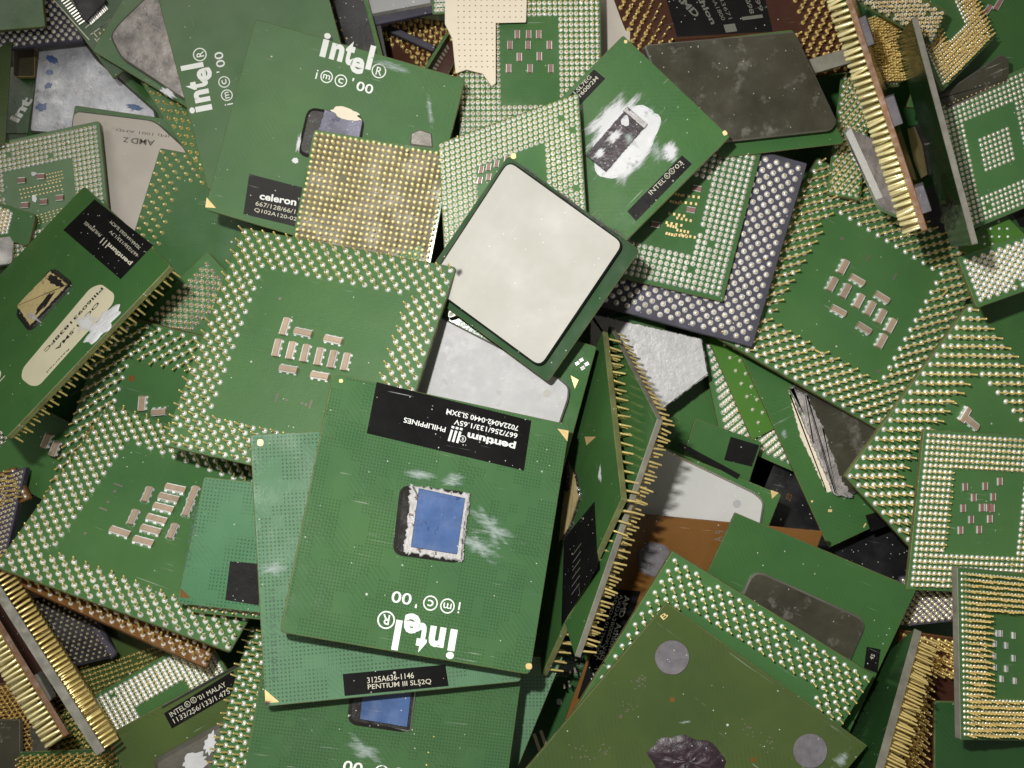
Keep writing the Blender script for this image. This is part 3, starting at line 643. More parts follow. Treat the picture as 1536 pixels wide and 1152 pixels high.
b.plate('lid', [(167, 56), (182, 36), (232, -12), (350, 0), (290, 158), (272, 148), (184, 90)], 0, .16, 'rawmetal', r=.15, bev=.04)
b.blob('paste', 254, 141, 12, 5, -.5, 'paste', h=.17, jit=.3, lump=.02)
b = Board('processor whose grey lid is crusted with bluish scraped residue, top left', (40, 205), (250, 225), (62, 62), zc=-4.1, mat_='green', edge='green', group=GL, r=.05)
b.plate('lid', [(62, 66), (128, 62), (150, 92), (236, 168), (240, 215), (47, 200)], 0, .16, 'foil', r=.1, bev=.04)
b.blob('ink_mark', 82, 92, 10, 5, -.5, 'die', h=.165, jit=.22); b.blob('ink_mark', 66, 163, 8, 6, .4, 'die', h=.165, jit=.22); b.blob('ink_mark', 78, 111, 6, 4, 0, 'die', h=.165, jit=.22); b.blob('ink_mark', 76, 131, 6, 4, .5, 'die', h=.165, jit=.22); b.blob('ink_mark', 205, 163, 12, 4, -.2, 'die', h=.165, jit=.22)
b = Board('blue-black ceramic board with brass pins, top left corner', (-40, 80), (125, 62), (-60, -60), zc=-3.3, mat_='slate', edge='slate', group=GP, th=.15, r=.03)
b.pins('stag', 27, 21, depth=0, L_=.1, rp=.018, rs=.045, margin=.1)
b = Board('plain dark green board in the extreme top left corner', (-40, 49), (68, 40), (-50, -50), zc=-2.4, mat_='green', group=GD, r=.03)
b = Board('dark green processor piece with the start of a white word, far left near the top', (-10, 200), (62, 200), (10, 100), zc=-4.9, mat_='dark', group=GD)
mb = MB(); b.text(mb, 'int', (27, 185), (50, 150), 16, .04); b.part('logo', mb, [M['white']])
b = Board('brown capacitor block standing above the partly hidden white word', (20, 115), (52, 115), (20, 72), zc=-4.6, mat_='tanpin', edge='goldflat', name='component', cat='component', th=.2)
b = Board('green board edge standing at the far left', (-30, 235), (8, 215), (-20, 80), zc=-3.0, n=(.3, 0), mat_='olive', group=GE)

# ================================================================== top middle
b = Board('black glossy board behind the sideways logo, top middle', (500, 100), (582, 92), (470, -60), zc=-3.0, mat_='black', edge='black', group=GD, th=.1)
b = Board('thin green board edge slanting beside the black glossy board', (574, 110), (581, 110), (540, -20), zc=-2.6, mat_='green', group=GE, th=.8)
b = Board('processor with brushed silver lid, cut by the top edge', (560, 38), (655, 18), (548, -50), zc=-3.0, n=(0, .1), mat_='slate', group=GL, edge='slate')
b.plate('lid', [(553, 30), (650, 12), (644, -50), (540, -40)], 0, .2, 'ihs_grey', 'silver', r=.05, bev=.05)
b = Board('dark brown board with thick gold pins, top middle', (560, 110), (700, 130), (572, 18), zc=-4.6, n=(0, .2), mat_='dkbrown', edge='edgeb', group=GP)
b.pins('stag', 17, 13, depth=0, L_=.3, rp=.025, rs=.05, solder='gold', gold='gold', area=lambda i, j: i + j * 1.2 > 9)
b = Board('dark ceramic bar lying across the brown board with gold pins', (578, 45), (650, 78), (582, 36), zc=-4.1, mat_='slate', edge='slate', name='ceramic_bar', cat='ceramic bar', th=.2)
b = Board('thin upright green sliver leaning left of the cream foam', (636, 102), (642, 102), (668, 50), zc=-3.4, mat_='green', group=GE, th=.5)
b = Board('black printed board scrap between the green sliver and the cream foam', (640, 104), (668, 120), (665, 55), zc=-3.9, mat_='dkbrown', group=GD)
mb = MB()
for k in range(7): b.stroke(mb, (643 + k * 4, 98 - k * 6), (655 + k * 3, 104 - k * 5), 3, .004)
b.part('printed_text', mb, [M['dimprint']])
b = Board('small green board end with six silver pads, at the top edge', (648, 22), (680, 20), (648, -20), zc=-2.7, mat_='greenp', group=GP)
b.pins('full', 5, 5, depth=0, L_=.08, rp=.018, rs=.045)
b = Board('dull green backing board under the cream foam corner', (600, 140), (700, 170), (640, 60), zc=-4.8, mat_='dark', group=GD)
b = Board('pale metal lid fragment between the silver pins and the paste-covered die', (890, 100), (945, 70), (895, -30), zc=-3.3, mat_='ihs_tan', edge='lid_side', name='metal_plate', cat='metal plate')

# ================================================================== top right
b = Board('dark brown ceramic processor with blurred black label and gold pins, top right', (975, 150), (1290, 105), (900, -60), zc=-3.4, n=(.05, -.05), mat_='dkbrown', edge='dkbrown', group=GP, th=.18)
b.plate('cover', [(985, 62), (1160, 50), (1185, 60), (1140, -40), (950, -40)], 0, .06, 'dkbrown', 'brown', r=.05, bev=.01)
b.flat('label', [(1015, 56), (1158, 48), (1140, -30), (990, -30)], 'label', h=.064)
mb = MB()
b.text(mb, 'AMD', (1008, -6), (1042, 28), 11, .03, .068); b.text(mb, 'Athlon', (1036, -18), (1066, 38), 9, .03, .068); b.text(mb, 'AXDA1800', (1056, -20), (1082, 32), 6, 0, .068); b.text(mb, '9343671', (1070, -16), (1092, 30), 6, 0, .068); b.text(mb, 'A0298', (1110, -20), (1124, 22), 7, .01, .068); b.text(mb, '1999', (1124, -16), (1138, 18), 7, .01, .068)
b.stroke(mb, (1112, 29), (1143, 25), 5, .068); b.stroke(mb, (1086, 44), (1103, 42), 12, .068)
b.part('printed_text', mb, [M['dimprint']])
b.pins('stag', 41, 25, depth=8, L_=.32, rp=.024, rs=.046, solder='gold', area=lambda i, j: True, margin=.08)
b = Board('green board with large pins peeking between the slate ceramic one and the grimy lid', (1240, 290), (1290, 300), (1262, 110), zc=-3.9, n=(-.1, .2), mat_='greenp', group=GP)
b.pins('stag', 9, 27, depth=0, L_=.25, rp=.022, rs=.045)
b = Board('dark board edge lying under the grimy lid at its right', (1195, 118), (1330, 78), (1190, 96), zc=-2.5, mat_='edgeg', edge='edgeg', name='board_strip', cat='board', th=.15)
# standing with blazing pins
b = Board('board standing on edge with a blazing band of gold pins on its left, top right', (1274, -15), (1392, 345), (1284, -18), z=(.3, .35, -3.2), mat_='brown', edge='edgeb', group=GE, r=.03) if False else Board('board standing on edge with a blazing band of gold pins on its left, top right', (1274, -15), (1392, 345), (1282, -17), z=(.2, 0, -1), size=(4.95, 3.2), mat_='brown', edge='edgeb', group=GE, r=.03)
b.pins('full', 37, 14, depth=0, side=-1, L_=.38, rp=.036, rs=.042, solder='gold', gold='goldblaze', bend=.06)
for q in ([(1288, 25), (1306, 34), (1316, 75), (1300, 60)], [(1345, 152), (1358, 150), (1368, 188), (1358, 186)], [(1390, 305), (1402, 325), (1408, 352), (1398, 345)]):
    pass
def box_on(b, name, u0, u1, v0, v1, h0, h1, m, r=.02):
    mb = MB(); b.prism(mb, round_poly([(u0, v0), (u1, v0), (u1, v1), (u0, v1)], r, 3), h0, h1, .012, 0, 0); return b.part(name, mb, [M[m]])
box_on(b, 'heat_clip', .6, 1.2, .05, .6, 0, .14, 'grey'); box_on(b, 'heat_clip', 2.3, 2.9, .03, .5, 0, .18, 'grey'); box_on(b, 'heat_clip', 4.2, 4.75, .05, .5, 0, .18, 'grey')
b = Board('greenish processor standing on edge with long pale gold die, right of the blazing pins', (1302, 157), (1367, 27), (1402, 384), zc=0, z=None, size=None, mat_='dark', group=GE) if False else Board('greenish processor standing on edge with long pale gold die, right of the blazing pins', (1367, 27), (1344, 60), (1458, 368), z=(-.1, -1, 1), size=(2.6, 4.85), mat_='dark', edge='edgeg', group=GE, r=.04)
print('RR n', b.n)
b.plate('die', [(1366, 190), (1378, 186), (1390, 215), (1398, 262), (1388, 268), (1376, 240)], 0, .09, 'die_gold', 'epoxy', r=.05)
b.blob('underfill', 1424, 322, 13, 24, 0, 'epoxy', lump=.03)
b = Board('green board with tilted brass pins and capacitors, top right corner', (1413, 138), (1492, 57), (1318, -72), zc=-2.4, n=(.30, .10), mat_='greenp', edge='edgeg', group=GP)
b.pins('full', 24, 34, depth=7, L_=.2, rp=.018, rs=.035, gold='gold', margin=.12)
b.caps([(1385, 22, 70), (1395, 20, 70), (1378, 36, 70), (1393, 38, 70), (1401, 50, 60), (1404, 63, 80), (1375, 45, 70)], 9, 14, .08, 'capr')
b = Board('thin dark board edge crossing above the standing pair, top right', (1280, 2), (1400, 68), (1300, -50), zc=-1.6, n=(-.2, -.3), mat_='olive', edge='edge', group=GE)
b.pins('stag', 21, 13, depth=0, L_=.3, rp=.022, rs=.04)
b = Board('bank of brass pins on a green board between the two standing boards', (1300, 130), (1350, 130), (1290, 25), zc=-2.6, n=(.45, 0), mat_='olive', group=GP)
b.pins('full', 10, 24, depth=0, L_=.3, rp=.02, rs=.035)
b = Board('green board with fine silver pins and an island of pins, right edge', (1440, 352), (1590, 290), (1400, 158), zc=-3.0, mat_='greenp', edge='edgeg', group=GP, r=.03)
b.pins('full', 21, 25, depth=5, L_=.07, rp=.018, rs=.040, margin=.12, hole=3)
b.plate('frame_rim', [(1400, 150), (1500, 82), (1513, 88), (1512, 122), (1420, 165)], 0, .05, 'ihs_dark', 'lid_side', r=.03)
b = Board('plain deep green board with a copper capacitor, top right corner', (1360, 160), (1620, 180), (1440, -60), zc=-3.8, mat_='green', group=GD)
b.caps([(1480, 16, 55), (1496, 8, 60), (1474, 40, 60)], 10, 18, .08, 'capr')
b = Board('bright green board corner with ten round solder dots, right edge', (1395, 420), (1498, 310), (1498, 530), zc=-3.6, mat_='lime', group=GP, r=.02) if False else Board('bright green board corner with ten round solder dots, right edge', (1498, 428), (1556, 370), (1440, 370), zc=-3.6, mat_='lime', group=GD, r=.02)
mb = MB(); b.tri([(1498, 314), (1505, 322), (1491, 322)])
for x, y in ((1498, 332), (1486, 343), (1499, 343), (1511, 343), (1476, 355), (1488, 355), (1499, 355), (1512, 355), (1477, 366), (1489, 366)):
    u, v = b.px(x, y); m2 = MB(); n_ = 10
    m2.add([b.L(u + .035 * math.cos(i / n_ * 6.283), v + .035 * math.sin(i / n_ * 6.283), 0.0005) for i in range(n_)] + [b.L(u + .022 * math.cos(i / n_ * 6.283), v + .022 * math.sin(i / n_ * 6.283), .022) for i in range(n_)], [(i, (i + 1) % n_, n_ + (i + 1) % n_, n_ + i) for i in range(n_)] + [tuple(range(n_, 2 * n_))])
    b.part('solder_dot', m2, [M['solder']], smooth=True)
b = Board('green board with a black label near the right edge, beside the bright green corner', (1500, 430), (1640, 380), (1470, 330), zc=-3.9, mat_='dark', group=GD)
b.flat('label', [(1520, 322), (1560, 300), (1570, 350), (1530, 340)], 'label')
b = Board('green board with large round silver pins at the right edge, above the tall slanting pins', (1466, 462), (1636, 402), (1436, 386), zc=-2.9, n=(.1, .1), mat_='greenp', group=GP)
b.pins('stag', 25, 13, depth=0, L_=.12, rp=.022, rs=.058, margin=.15)
b = Board('plain green board behind the slanting pins at the right edge', (1400, 700), (1700, 600), (1350, 440), zc=-5.2, mat_='green', group=GD)
b = Board('tapering metal lid standing between the grimy lid and the blazing pins', (1322, 312), (1376, 335), (1268, 190), zc=-2.0, n=(.15, .05), mat_='rawmetal', edge='silver', name='metal_plate', cat='metal plate', th=.2, r=.1)
b.flat('polished_edge', [(1268, 200), (1276, 192), (1324, 296), (1314, 300)], 'solder', h=.01)  # bright strip that paints the highlight along the lid's edge

# ================================================================== centre right
b = Board('green board with pale pins and many tiny gold pads, over the slate ceramic one', (842, 396), (1084, 453), (900, 172), zc=-2.35, mat_='greenp', group=GP, r=.03)
b.pins('full', 25, 25, depth=6, L_=.10, rp=.018, rs=.052, margin=.15)
b.padgrid('contact_pad', ((1025, 293), (1048, 296), (1021, 303)), 4, 2, 3.2, 4, 'goldflat'); b.padgrid('contact_pad', ((1004, 320), (1026, 324), (1000, 334)), 4, 2, 3.2, 4, 'goldflat')
b.padgrid('contact_pad', ((1016, 327), (1036, 331), (1022, 352)), 4, 2, 3.2, 4, 'goldflat'); b.padgrid('contact_pad', ((1002, 338), (1014, 341), (1000, 350)), 4, 2, 3, 4, 'goldflat')
b.padgrid('contact_pad', ((1016, 345), (1032, 348), (1014, 352)), 4, 2, 3, 4, 'goldflat'); b.padgrid('contact_pad', ((1010, 290), (1022, 293), (1006, 302)), 4, 2, 3, 4, 'goldflat')
b.caps([(1036, 315, -10), (983, 337, -10), (1045, 283, -10)], 10, 14, .06, 'capr')
b = Board('slate-purple ceramic board with large round white-silver pins, right of the diamond-set lid', (862, 448), (1128, 521), (945, 172), zc=-2.6, mat_='slate', edge='slate', group=GP, th=.22, r=.03)
b.pins('stag', 31, 33, depth=8, L_=.10, rp=.022, rs=.060, margin=.16, solder='solder')
b = Board('large pin-up green processor with steeply leaning gold pins, upper right', (1069, 502), (1338, 656), (1228, 236), zc=-3.85, n=(.26, .10), mat_='greenp', group=GP, r=.04)
b.pins('stag', 37, 37, depth=7, L_=.34, rp=.022, rs=.058)
b.caps([(1263, 401, 62), (1246, 427, 62), (1266, 437, 62), (1286, 452, 62), (1303, 463, 62), (1319, 475, 62), (1334, 489, 62), (1320, 512, 62)], 13, 22)
b.caps([(1284, 421, -30), (1321, 447, -32), (1256, 467, -28), (1294, 493, -32)], 12, 23)
mb = MB()
for p in [((1306, 382), (1299, 392)), ((1345, 410), (1339, 420))]: b.stroke(mb, *p, 3)
for x, y in ((1263, 358), (1317, 557)): b.stroke(mb, (x - 2.5, y), (x + 2.5, y), 5)
b.part('etched_mark', mb, [M['etch']])
b = Board('pin-up green processor with leaning pins cut by the right edge, touching the steeper one', (1268, 715), (1493, 960), (1455, 455), zc=-2.9, n=(.26, -.08), mat_='greenp', group=GP, r=.04)
b.pins('stag', 37, 37, depth=7, L_=.34, rp=.022, rs=.058); b.caps([(1445, 622, 60), (1455, 634, -40)], 12, 24)
b = Board('green board with tightly packed pins round faint red capacitors, at the right edge', (1360, 885), (1566, 893), (1386, 644), zc=-1.9, n=(.14, -.03), mat_='greenp', group=GP, r=.04)
b.pins('full', 26, 26, depth=6, L_=.19, rp=.018, rs=.046, margin=.12)
b.caps([(1447, 730, 90), (1477, 729, 90), (1499, 722, 90), (1460, 746, 90), (1489, 745, 90), (1444, 762, 90), (1472, 761, 90), (1482, 761, 90), (1487, 762, 90), (1456, 779, 90), (1484, 778, 90), (1440, 795, 90), (1468, 794, 90)], 9, 12, .05, 'capr')
b = Board('board with lines of brass pins and bright capacitors, tilted, at the lower right edge', (1441, 1110), (1584, 1112), (1436, 851), zc=-1.25, n=(.42, 0), mat_='greenp', edge='edgeg', group=GP, r=.04, th=.16)
b.pins('full', 26, 29, depth=7, L_=.26, rp=.016, rs=.032, margin=.12)
b.caps([(x, y, 90) for x, y in ((1494, 950), (1500, 950), (1519, 953), (1491, 965), (1508, 968), (1490, 984), (1519, 987), (1491, 1001), (1508, 1003), (1501, 1018), (1521, 1021))], 6, 10, .05, 'silver')

b = Board('green processor with torn grey strip beside a dark lid, right of centre', (1243, 822), (1440, 730), (1108, 524), zc=-4.05, mat_='green', group=GL, r=.03)
b.plate('lid', [(1183, 578), (1280, 545), (1345, 690), (1278, 742), (1262, 738)], 0, .18, 'ihs_grey' if False else 'ihs_dark', 'lid_side', r=.15, bev=.05)
b.plate('torn_strip', [(1184, 580), (1206, 590), (1232, 640), (1262, 725), (1276, 746), (1250, 742), (1216, 665)], .02, .20, 'rawmetal', 'scrape', r=.02, bev=.03, jag=.02)
b.plate('glue_line', [(1182, 585), (1190, 600), (1248, 738), (1240, 738), (1200, 655)], 0, .03, 'cream', 'cream', r=.02, bev=.01, jag=.015)
b.flat('label', [(1298, 773), (1318, 767), (1330, 789), (1306, 798)], 'label'); b.pads('contact_pad', [(1245, 766, 6, 4, 0), (1218, 752, 3, 3, 0), (1297, 788, 2, 7, -30)], 'goldflat')
b.blob('smear', 1176, 650, 6, 10, 0, 'smear', h=.004)
b = Board('processor with smooth pale worn lid and black strip, right of the pin rows at centre', (800, 900), (1067, 1008), (905, 634), zc=-2.9, mat_='green', group=GL, r=.03)
b.plate('lid', [(880, 656), (985, 668), (1132, 738), (1146, 752), (1140, 790), (1085, 900), (850, 850)], 0, .12, 'ihs_cool', 'silver', r=.12, bev=.05)
b.flat('label', [(1015, 668), (1022, 664), (1111, 712), (1106, 719)], 'label', h=.005); b.tri([(1156, 735), (1168, 739), (1158, 748)])
b.blob('dimple', 1104, 755, 6, 6, 0, 'ihs_grey', h=.123, jit=.02)
b = Board('brown processor with grey felt pads and black letter label, below the smooth pale lid', (847, 1082), (1122, 1108), (960, 771), zc=-2.35, mat_='brown', edge='edgeb', group=GD, r=.03)
b.plate('pad', [(955, 825), (975, 812), (1000, 818), (1010, 838), (1003, 858), (980, 867), (958, 856)], 0, .03, 'grey', 'grey', r=.12)
b.flat('label', [(917, 883), (961, 887), (905, 1050), (866, 1048)], 'label')
mb = MB(); b.text(mb, 'AMD  Athlon', (937, 893), (912, 975), 8, .02, .006); b.text(mb, 'AXDA2800DKV4D', (930, 892), (899, 990), 5.5, 0, .006); b.text(mb, 'AQXDA 0317MPMW', (923, 892), (889, 985), 5.5, 0, .006); b.text(mb, 'Y82  1999', (902, 965), (883, 1030), 6, 0, .006); b.part('printed_text', mb, [M['white']])
mb = MB(); b.text(mb, 'A 9', (1083, 812), (1086, 795), 12, 0, .003); b.part('etched_number', mb, [M['etch']])
b.pads('bridge_pad', [(905 - k * 8.5, 900 + k * 21, 3, 11, 20) for k in range(7)] + [(897 - k * 8.5, 903 + k * 21, 3, 9, 20) for k in range(7)], 'etch')
b = Board('green processor with dark oval-cornered lid and tiny black label, lower right', (983, 1025), (1255, 1140), (1103, 769), zc=-1.75, mat_='green', group=GL, r=.03)
b.plate('lid', [(1130, 852), (1301, 930), (1243, 1062), (1068, 985)], 0, .10, 'ihs_dark', 'lid_side', r=.30, bev=.04)
b.flat('label', [(1300, 970), (1321, 974), (1316, 1010), (1296, 1002)], 'label'); mb = MB(); b.text(mb, '45', (1309, 990), (1313, 983), 6, 0, .006); b.part('printed_text', mb, [M['faint']])
b = Board('green board with five rows of round pins, under the dark green grey-dotted processor', (822, 1130), (1125, 1305), (1009, 827), zc=-.75, n=(.08, -.14), mat_='greenp', group=GP, r=.03)
b.pins('stag', 37, 37, depth=6, L_=.26, rp=.018, rs=.046, margin=.14)
b = Board('large dark olive-green processor with round grey pads and crumbled die, bottom right', (745, 1205), (1046, 1420), (1000, 904), zc=.05, mat_='olive', group=GD, r=.02)
for cx, cy, rr in ((1008, 986, 27), (1215, 1126, 27)):
    b.plate('pad', [(cx + rr * math.cos(k / 10 * 6.283), cy + rr * math.sin(k / 10 * 6.283)) for k in range(10)], 0, .035, 'grey', 'grey', r=.12, bev=.01)
b.blob('die', 1033, 1142, 58, 38, -.3, 'crumb', h=.01, lump=.07, jit=.09, seed=9)
b.flat('pad', [(1005, 1046), (1012, 1046), (1012, 1053), (1005, 1053)], 'brown', r=.04); b.flat('pad', [(928, 1072), (934, 1072), (934, 1078), (928, 1078)], 'tanpin', r=.04)
b.flat('pad', [(1126, 1136), (1134, 1136), (1134, 1143), (1126, 1143)], 'brown', r=.04)
mb = MB()
for _ in range(70):
    x, y = random.choice(((961, 1026), (941, 1064), (875, 1130), (905, 1125), (1120, 1095), (1145, 1115))); x += random.gauss(0, 7); y += random.gauss(0, 7); b.stroke(mb, (x - 1, y), (x + 1, y + .6), 1.6, .004)
b.part('solder_trace', mb, [M['etch']])
mb = MB(); b.text(mb, 'B', (995, 930), (1003, 924), 8, 0); b.part('printed_mark', mb, [M['goldflat']])
b.blob('smear', 1262, 1140, 12, 22, -.6, 'smear', h=.004); b.blob('smear', 1028, 1083, 12, 3, .1, 'smear', h=.004)

b = Board('greyish matte lidded processor tucked between the diamond-set lid and the central one', (690, 800), (842, 845) if False else (800, 760), (735, 480) if False else (620, 500), zc=-.9, mat_='green', group=GL, r=.03) if False else Board('greyish matte lidded processor tucked between the diamond-set lid and the central one', (560, 740), (815, 815), (640, 445), zc=-.95, mat_='green', group=GL, r=.05)
b.plate('lid', [(648, 468), (838, 566), (854, 580), (853, 598), (835, 650), (800, 780), (580, 715), (640, 500)], 0, .18, 'ihs_grey', 'lid_side', r=.10, bev=.04)
b.tri([(856, 563), (868, 570), (862, 583)]); b.blob('dimple', 820, 590, 6, 6, 0, 'ihs', h=.184, jit=.05)
b.caps([(866, 545, 30), (874, 552, 30), (872, 540, 30), (880, 546, 30)], 5, 7, .05, 'silver')
# standing pair
b = Board('glossy green processor standing on edge with chipped pale die, right of the central one', (932, 748), (904, 496), (812, 1013), z=(1.5, -1, -1), size=(4.5, 4.6), mat_='green', edge='edge', group=GE, r=.03)
z1 = b
b.pins('stag', 37, 37, depth=6, side=-1, L_=.34, rp=.022, rs=.05, bend=.05)
b.flat('label', [(846, 808), (892, 752), (897, 850), (842, 940)], 'label'); mb = MB()
for k in range(6): b.stroke(mb, (872 - k * .5, 815 + k * 12), (860 - k * .5, 832 + k * 12), 1.6, .005)
b.part('printed_text', mb, [M['dimprint']])
b.plate('die', [(856, 690), (866, 712), (872, 745), (858, 790), (840, 820), (845, 770)], 0, .05, 'die_gold', 'epoxy', r=.02, jag=.02)
b.blob('residue', 853, 715, 5, 22, .1, 'crumb', h=.1, lump=.02); b.tri([(877, 655), (894, 655), (880, 668)])
b.blob('smear', 900, 712, 3, 14, 0, 'smearw', h=.004)
b = Board('second green board on edge, parallel behind the standing one, bristling with gold pins', (986, 628), (914, 488), (862, 985), z=(1.0, -1, -1), size=(4.4, 4.8), mat_='green', edge='edgeg', group=GE, r=.03)
b.pins('stag', 37, 37, depth=6, side=-1, L_=.34, rp=.022, rs=.05, gold='gold', bend=.06)
b = Board('processor with cracked bright white lid, between the slate ceramic and the pin rows', (880, 640), (990, 640) if False else (985, 632), (895, 478), zc=-3.7, mat_='green', group=GL, r=.02)
b.plate('lid', [(885, 470), (1052, 508), (1062, 562), (988, 618), (880, 640)], 0, .14, 'ihs_white', 'lid_side', r=.03, bev=.02, jag=.012)
b = Board('plain green processor under the cracked bright white lid', (905, 700), (1120, 800), (985, 500), zc=-5.0, mat_='green', group=GD, r=.03)
b = Board('small green board end with shiny black label, below the round brass pins', (1010, 730), (1110, 765), (1043, 628), zc=-3.75, mat_='green', group=GD, r=.05)
b.flat('label', [(1096, 655), (1139, 668), (1128, 700), (1086, 690)], 'label')
b = Board('narrow green board with round brass pins, right of the cracked bright white lid', (1082, 660), (1230, 725), (1048, 500), zc=-4.4, mat_='greenp', group=GP, r=.02)
b.pins('stag', 25, 25, depth=9, L_=.14, rp=.02, rs=.055, margin=.22)
b = Board('bright grass-green strip of board beside the narrow brass-pinned one', (1128, 660), (1290, 580), (1062, 508), zc=-4.2, mat_='lime', group=GD, r=.02)
b.pins('stag', 13, 13, depth=3, L_=.1, rp=.02, rs=.04, margin=.3)
b = Board('black glossy board with dim copper letters, beside the torn grey strip', (1120, 850), (1380, 900), (1130, 600), zc=-5.0, mat_='black', edge='edgeb', group=GD)
mb = MB(); b.text(mb, '02', (1178, 748), (1186, 752), 10, 0); b.part('printed_text', mb, [M['brown']])
b = Board('grey-green board with silver lettering blocks, beneath the standing pins at the bottom', (760, 1200), (930, 1240), (800, 950), zc=-3.0, mat_='dark', group=GD)
b.pads('contact_pad', [(806, 1115, 5, 30, 17), (816, 1110, 5, 30, 17)], 'sticker'); b.flat('pad', [(835, 1048), (843, 1048), (843, 1057), (835, 1057)], 'solder', r=.05)
b.blob('smear', 850, 1000, 30, 24, .3, 'smear', h=.004)
b = Board('teal green corner with dotted holes, at the bottom beside the blue die processor', (760, 1195), (770, 1190) if False else (690, 1290), (838, 1053), zc=-.6, mat_='teal', group=GD) if False else Board('teal green corner with dotted holes, at the bottom beside the blue die processor', (600, 1180), (765, 1180), (680, 985), zc=-.9, mat_='teal', group=GD)

# ================================================================== bottom left
b = Board('green processor with grey lid and black malay-marked label, bottom left', (262, 1300), (520, 1160), (159, 1104), zc=-1.75, mat_='olive', group=GL, r=.03)
b.plate('lid', [(232, 1140), (246, 1130), (340, 1078), (420, 1180), (330, 1260), (250, 1220)], 0, .16, 'lid_side', 'lid_side', r=.1, bev=.09)
b.blob('paste', 295, 1140, 22, 12, .5, 'paste', h=.165, jit=.3); b.blob('paste', 318, 1112, 8, 16, -.3, 'paste', h=.165, jit=.3)
b.flat('label', [(246, 1070), (350, 1006), (357, 1036), (258, 1093)], 'label')
mb = MB(); b.text(mb, "INTEL", (257, 1076), (279, 1063), 7.5, .0, .006); b.text(mb, "'01 MALAY", (299, 1051), (340, 1029), 7.5, .0, .006); b.text(mb, '1133/256/133/1.475', (262, 1085), (346, 1039), 7.5, .0, .006)
fr = b.rel((279, 1063), (289, 1057)); b.ring(mb, fr, .45, .4, .40, .08, .006); b.box_text(mb, fr, 'R', .3, .2, .3, .4, 0, .006); b.ring(mb, fr, 1.4, .45, .40, .08, .006); b.box_text(mb, fr, 'c', 1.25, .25, .3, .4, 0, .006)
b.part('printed_text', mb, [M['faint']])
b.pads('groove', [(300, 1030, 130, 3.5, 29)], 'ink', .003); b.flat('pad', [(166, 1119), (172, 1119), (172, 1126), (166, 1126)], 'brown', r=.04)
b = Board('board with brilliant silver pins, between the brown board and the malay-marked one', (192, 1175), (375, 1070), (126, 1052), zc=-2.5, mat_='greenp', group=GP, r=.03)
b.pins('full', 24, 22, depth=7, L_=.14, rp=.016, rs=.050, margin=.12)
b = Board('olive board with a haze of fine brass pins, under the brown board', (90, 1080), (320, 1000), (40, 910), zc=-3.6, n=(.05, .1), mat_='olive', group=GP, r=.03)
b.pins('full', 30, 24, depth=8, L_=.2, rp=.014, rs=.028, solder='gold')
b = Board('black ceramic board with tiny silver dots, lower left in shadow', (70, 1010), (175, 985), (20, 905), zc=-2.9, n=(.1, .1), mat_='black', edge='slate', group=GP, th=.2)
b.pins('stag', 21, 17, depth=0, L_=.08, rp=.016, rs=.030, solder='silver')
b.plate('ceramic_rim', [(132, 936), (142, 934), (177, 978), (168, 990)], 0, .05, 'slate', 'slate', r=.02)
b = Board('board standing on edge with a comb of gold pins, lower left', (-22, 842), (158, 1126), (-14, 840), z=(-.4, 0, -1), size=(4.6, 3.2), mat_='dark', edge='edgeg', group=GE, r=.03, th=.19)
b.pins('full', 42, 12, depth=0, L_=.34, rp=.028, rs=.03, solder='silver', bend=.02, margin=.06)
b = Board('second board on edge with glaring white-gold pins, at the left edge near the bottom', (96, 1106), (-60, 850), (103, 1104), z=(-.9, 0, -1), size=(4.6, 3.2), mat_='dkbrown', edge='edgeb', group=GE, r=.03, th=.12)
b.pins('full', 36, 12, depth=0, L_=.42, rp=.032, rs=.04, solder='gold', gold='goldblaze', bend=.05, side=1, margin=.06)
b = Board('grey metal clip between the two standing boards, lower left', (60, 1060), (78, 1050), (38, 1020), zc=-1.3, mat_='edgeg', edge='edgeg', name='metal_clip', cat='metal clip', th=.3)
b = Board('dark board with brown pins in the bottom left corner', (-40, 1200), (80, 1180), (-30, 1030), zc=-3.4, n=(.1, .1), mat_='dkbrown', edge='edgeb', group=GP)
b.pins('stag', 27, 27, depth=0, L_=.3, rp=.02, rs=.036, solder='gold')
b = Board('blue-silver metal sheet in the bottom left corner', (-30, 1170), (30, 1170), (-30, 1080), zc=-2.9, n=(-.2, .1), mat_='ihs_dark', edge='lid_side', name='metal_sheet', cat='metal sheet')
b = Board('dark chrome clip below the glaring pins, bottom left', (50, 1140), (72, 1132), (44, 1090), zc=-2.6, n=(.2, .1), mat_='ihs_dark', edge='lid_side', name='metal_clip', cat='metal clip')
b = Board('green board with a row of slanting gold pins along the bottom edge, lower left', (25, 1230), (178, 1225), (28, 1128), zc=-2.4, n=(-.1, .1), mat_='dark', group=GP)
b.pins('stag', 25, 21, depth=0, L_=.34, rp=.02, rs=.03, solder='gold')
b = Board('dim green board with reddish pins above the bottom left gold row', (100, 1150), (165, 1130), (60, 1040), zc=-3.6, mat_='green', group=GP)
b.pins('stag', 15, 15, depth=0, L_=.25, rp=.02, rs=.036, solder='gold')

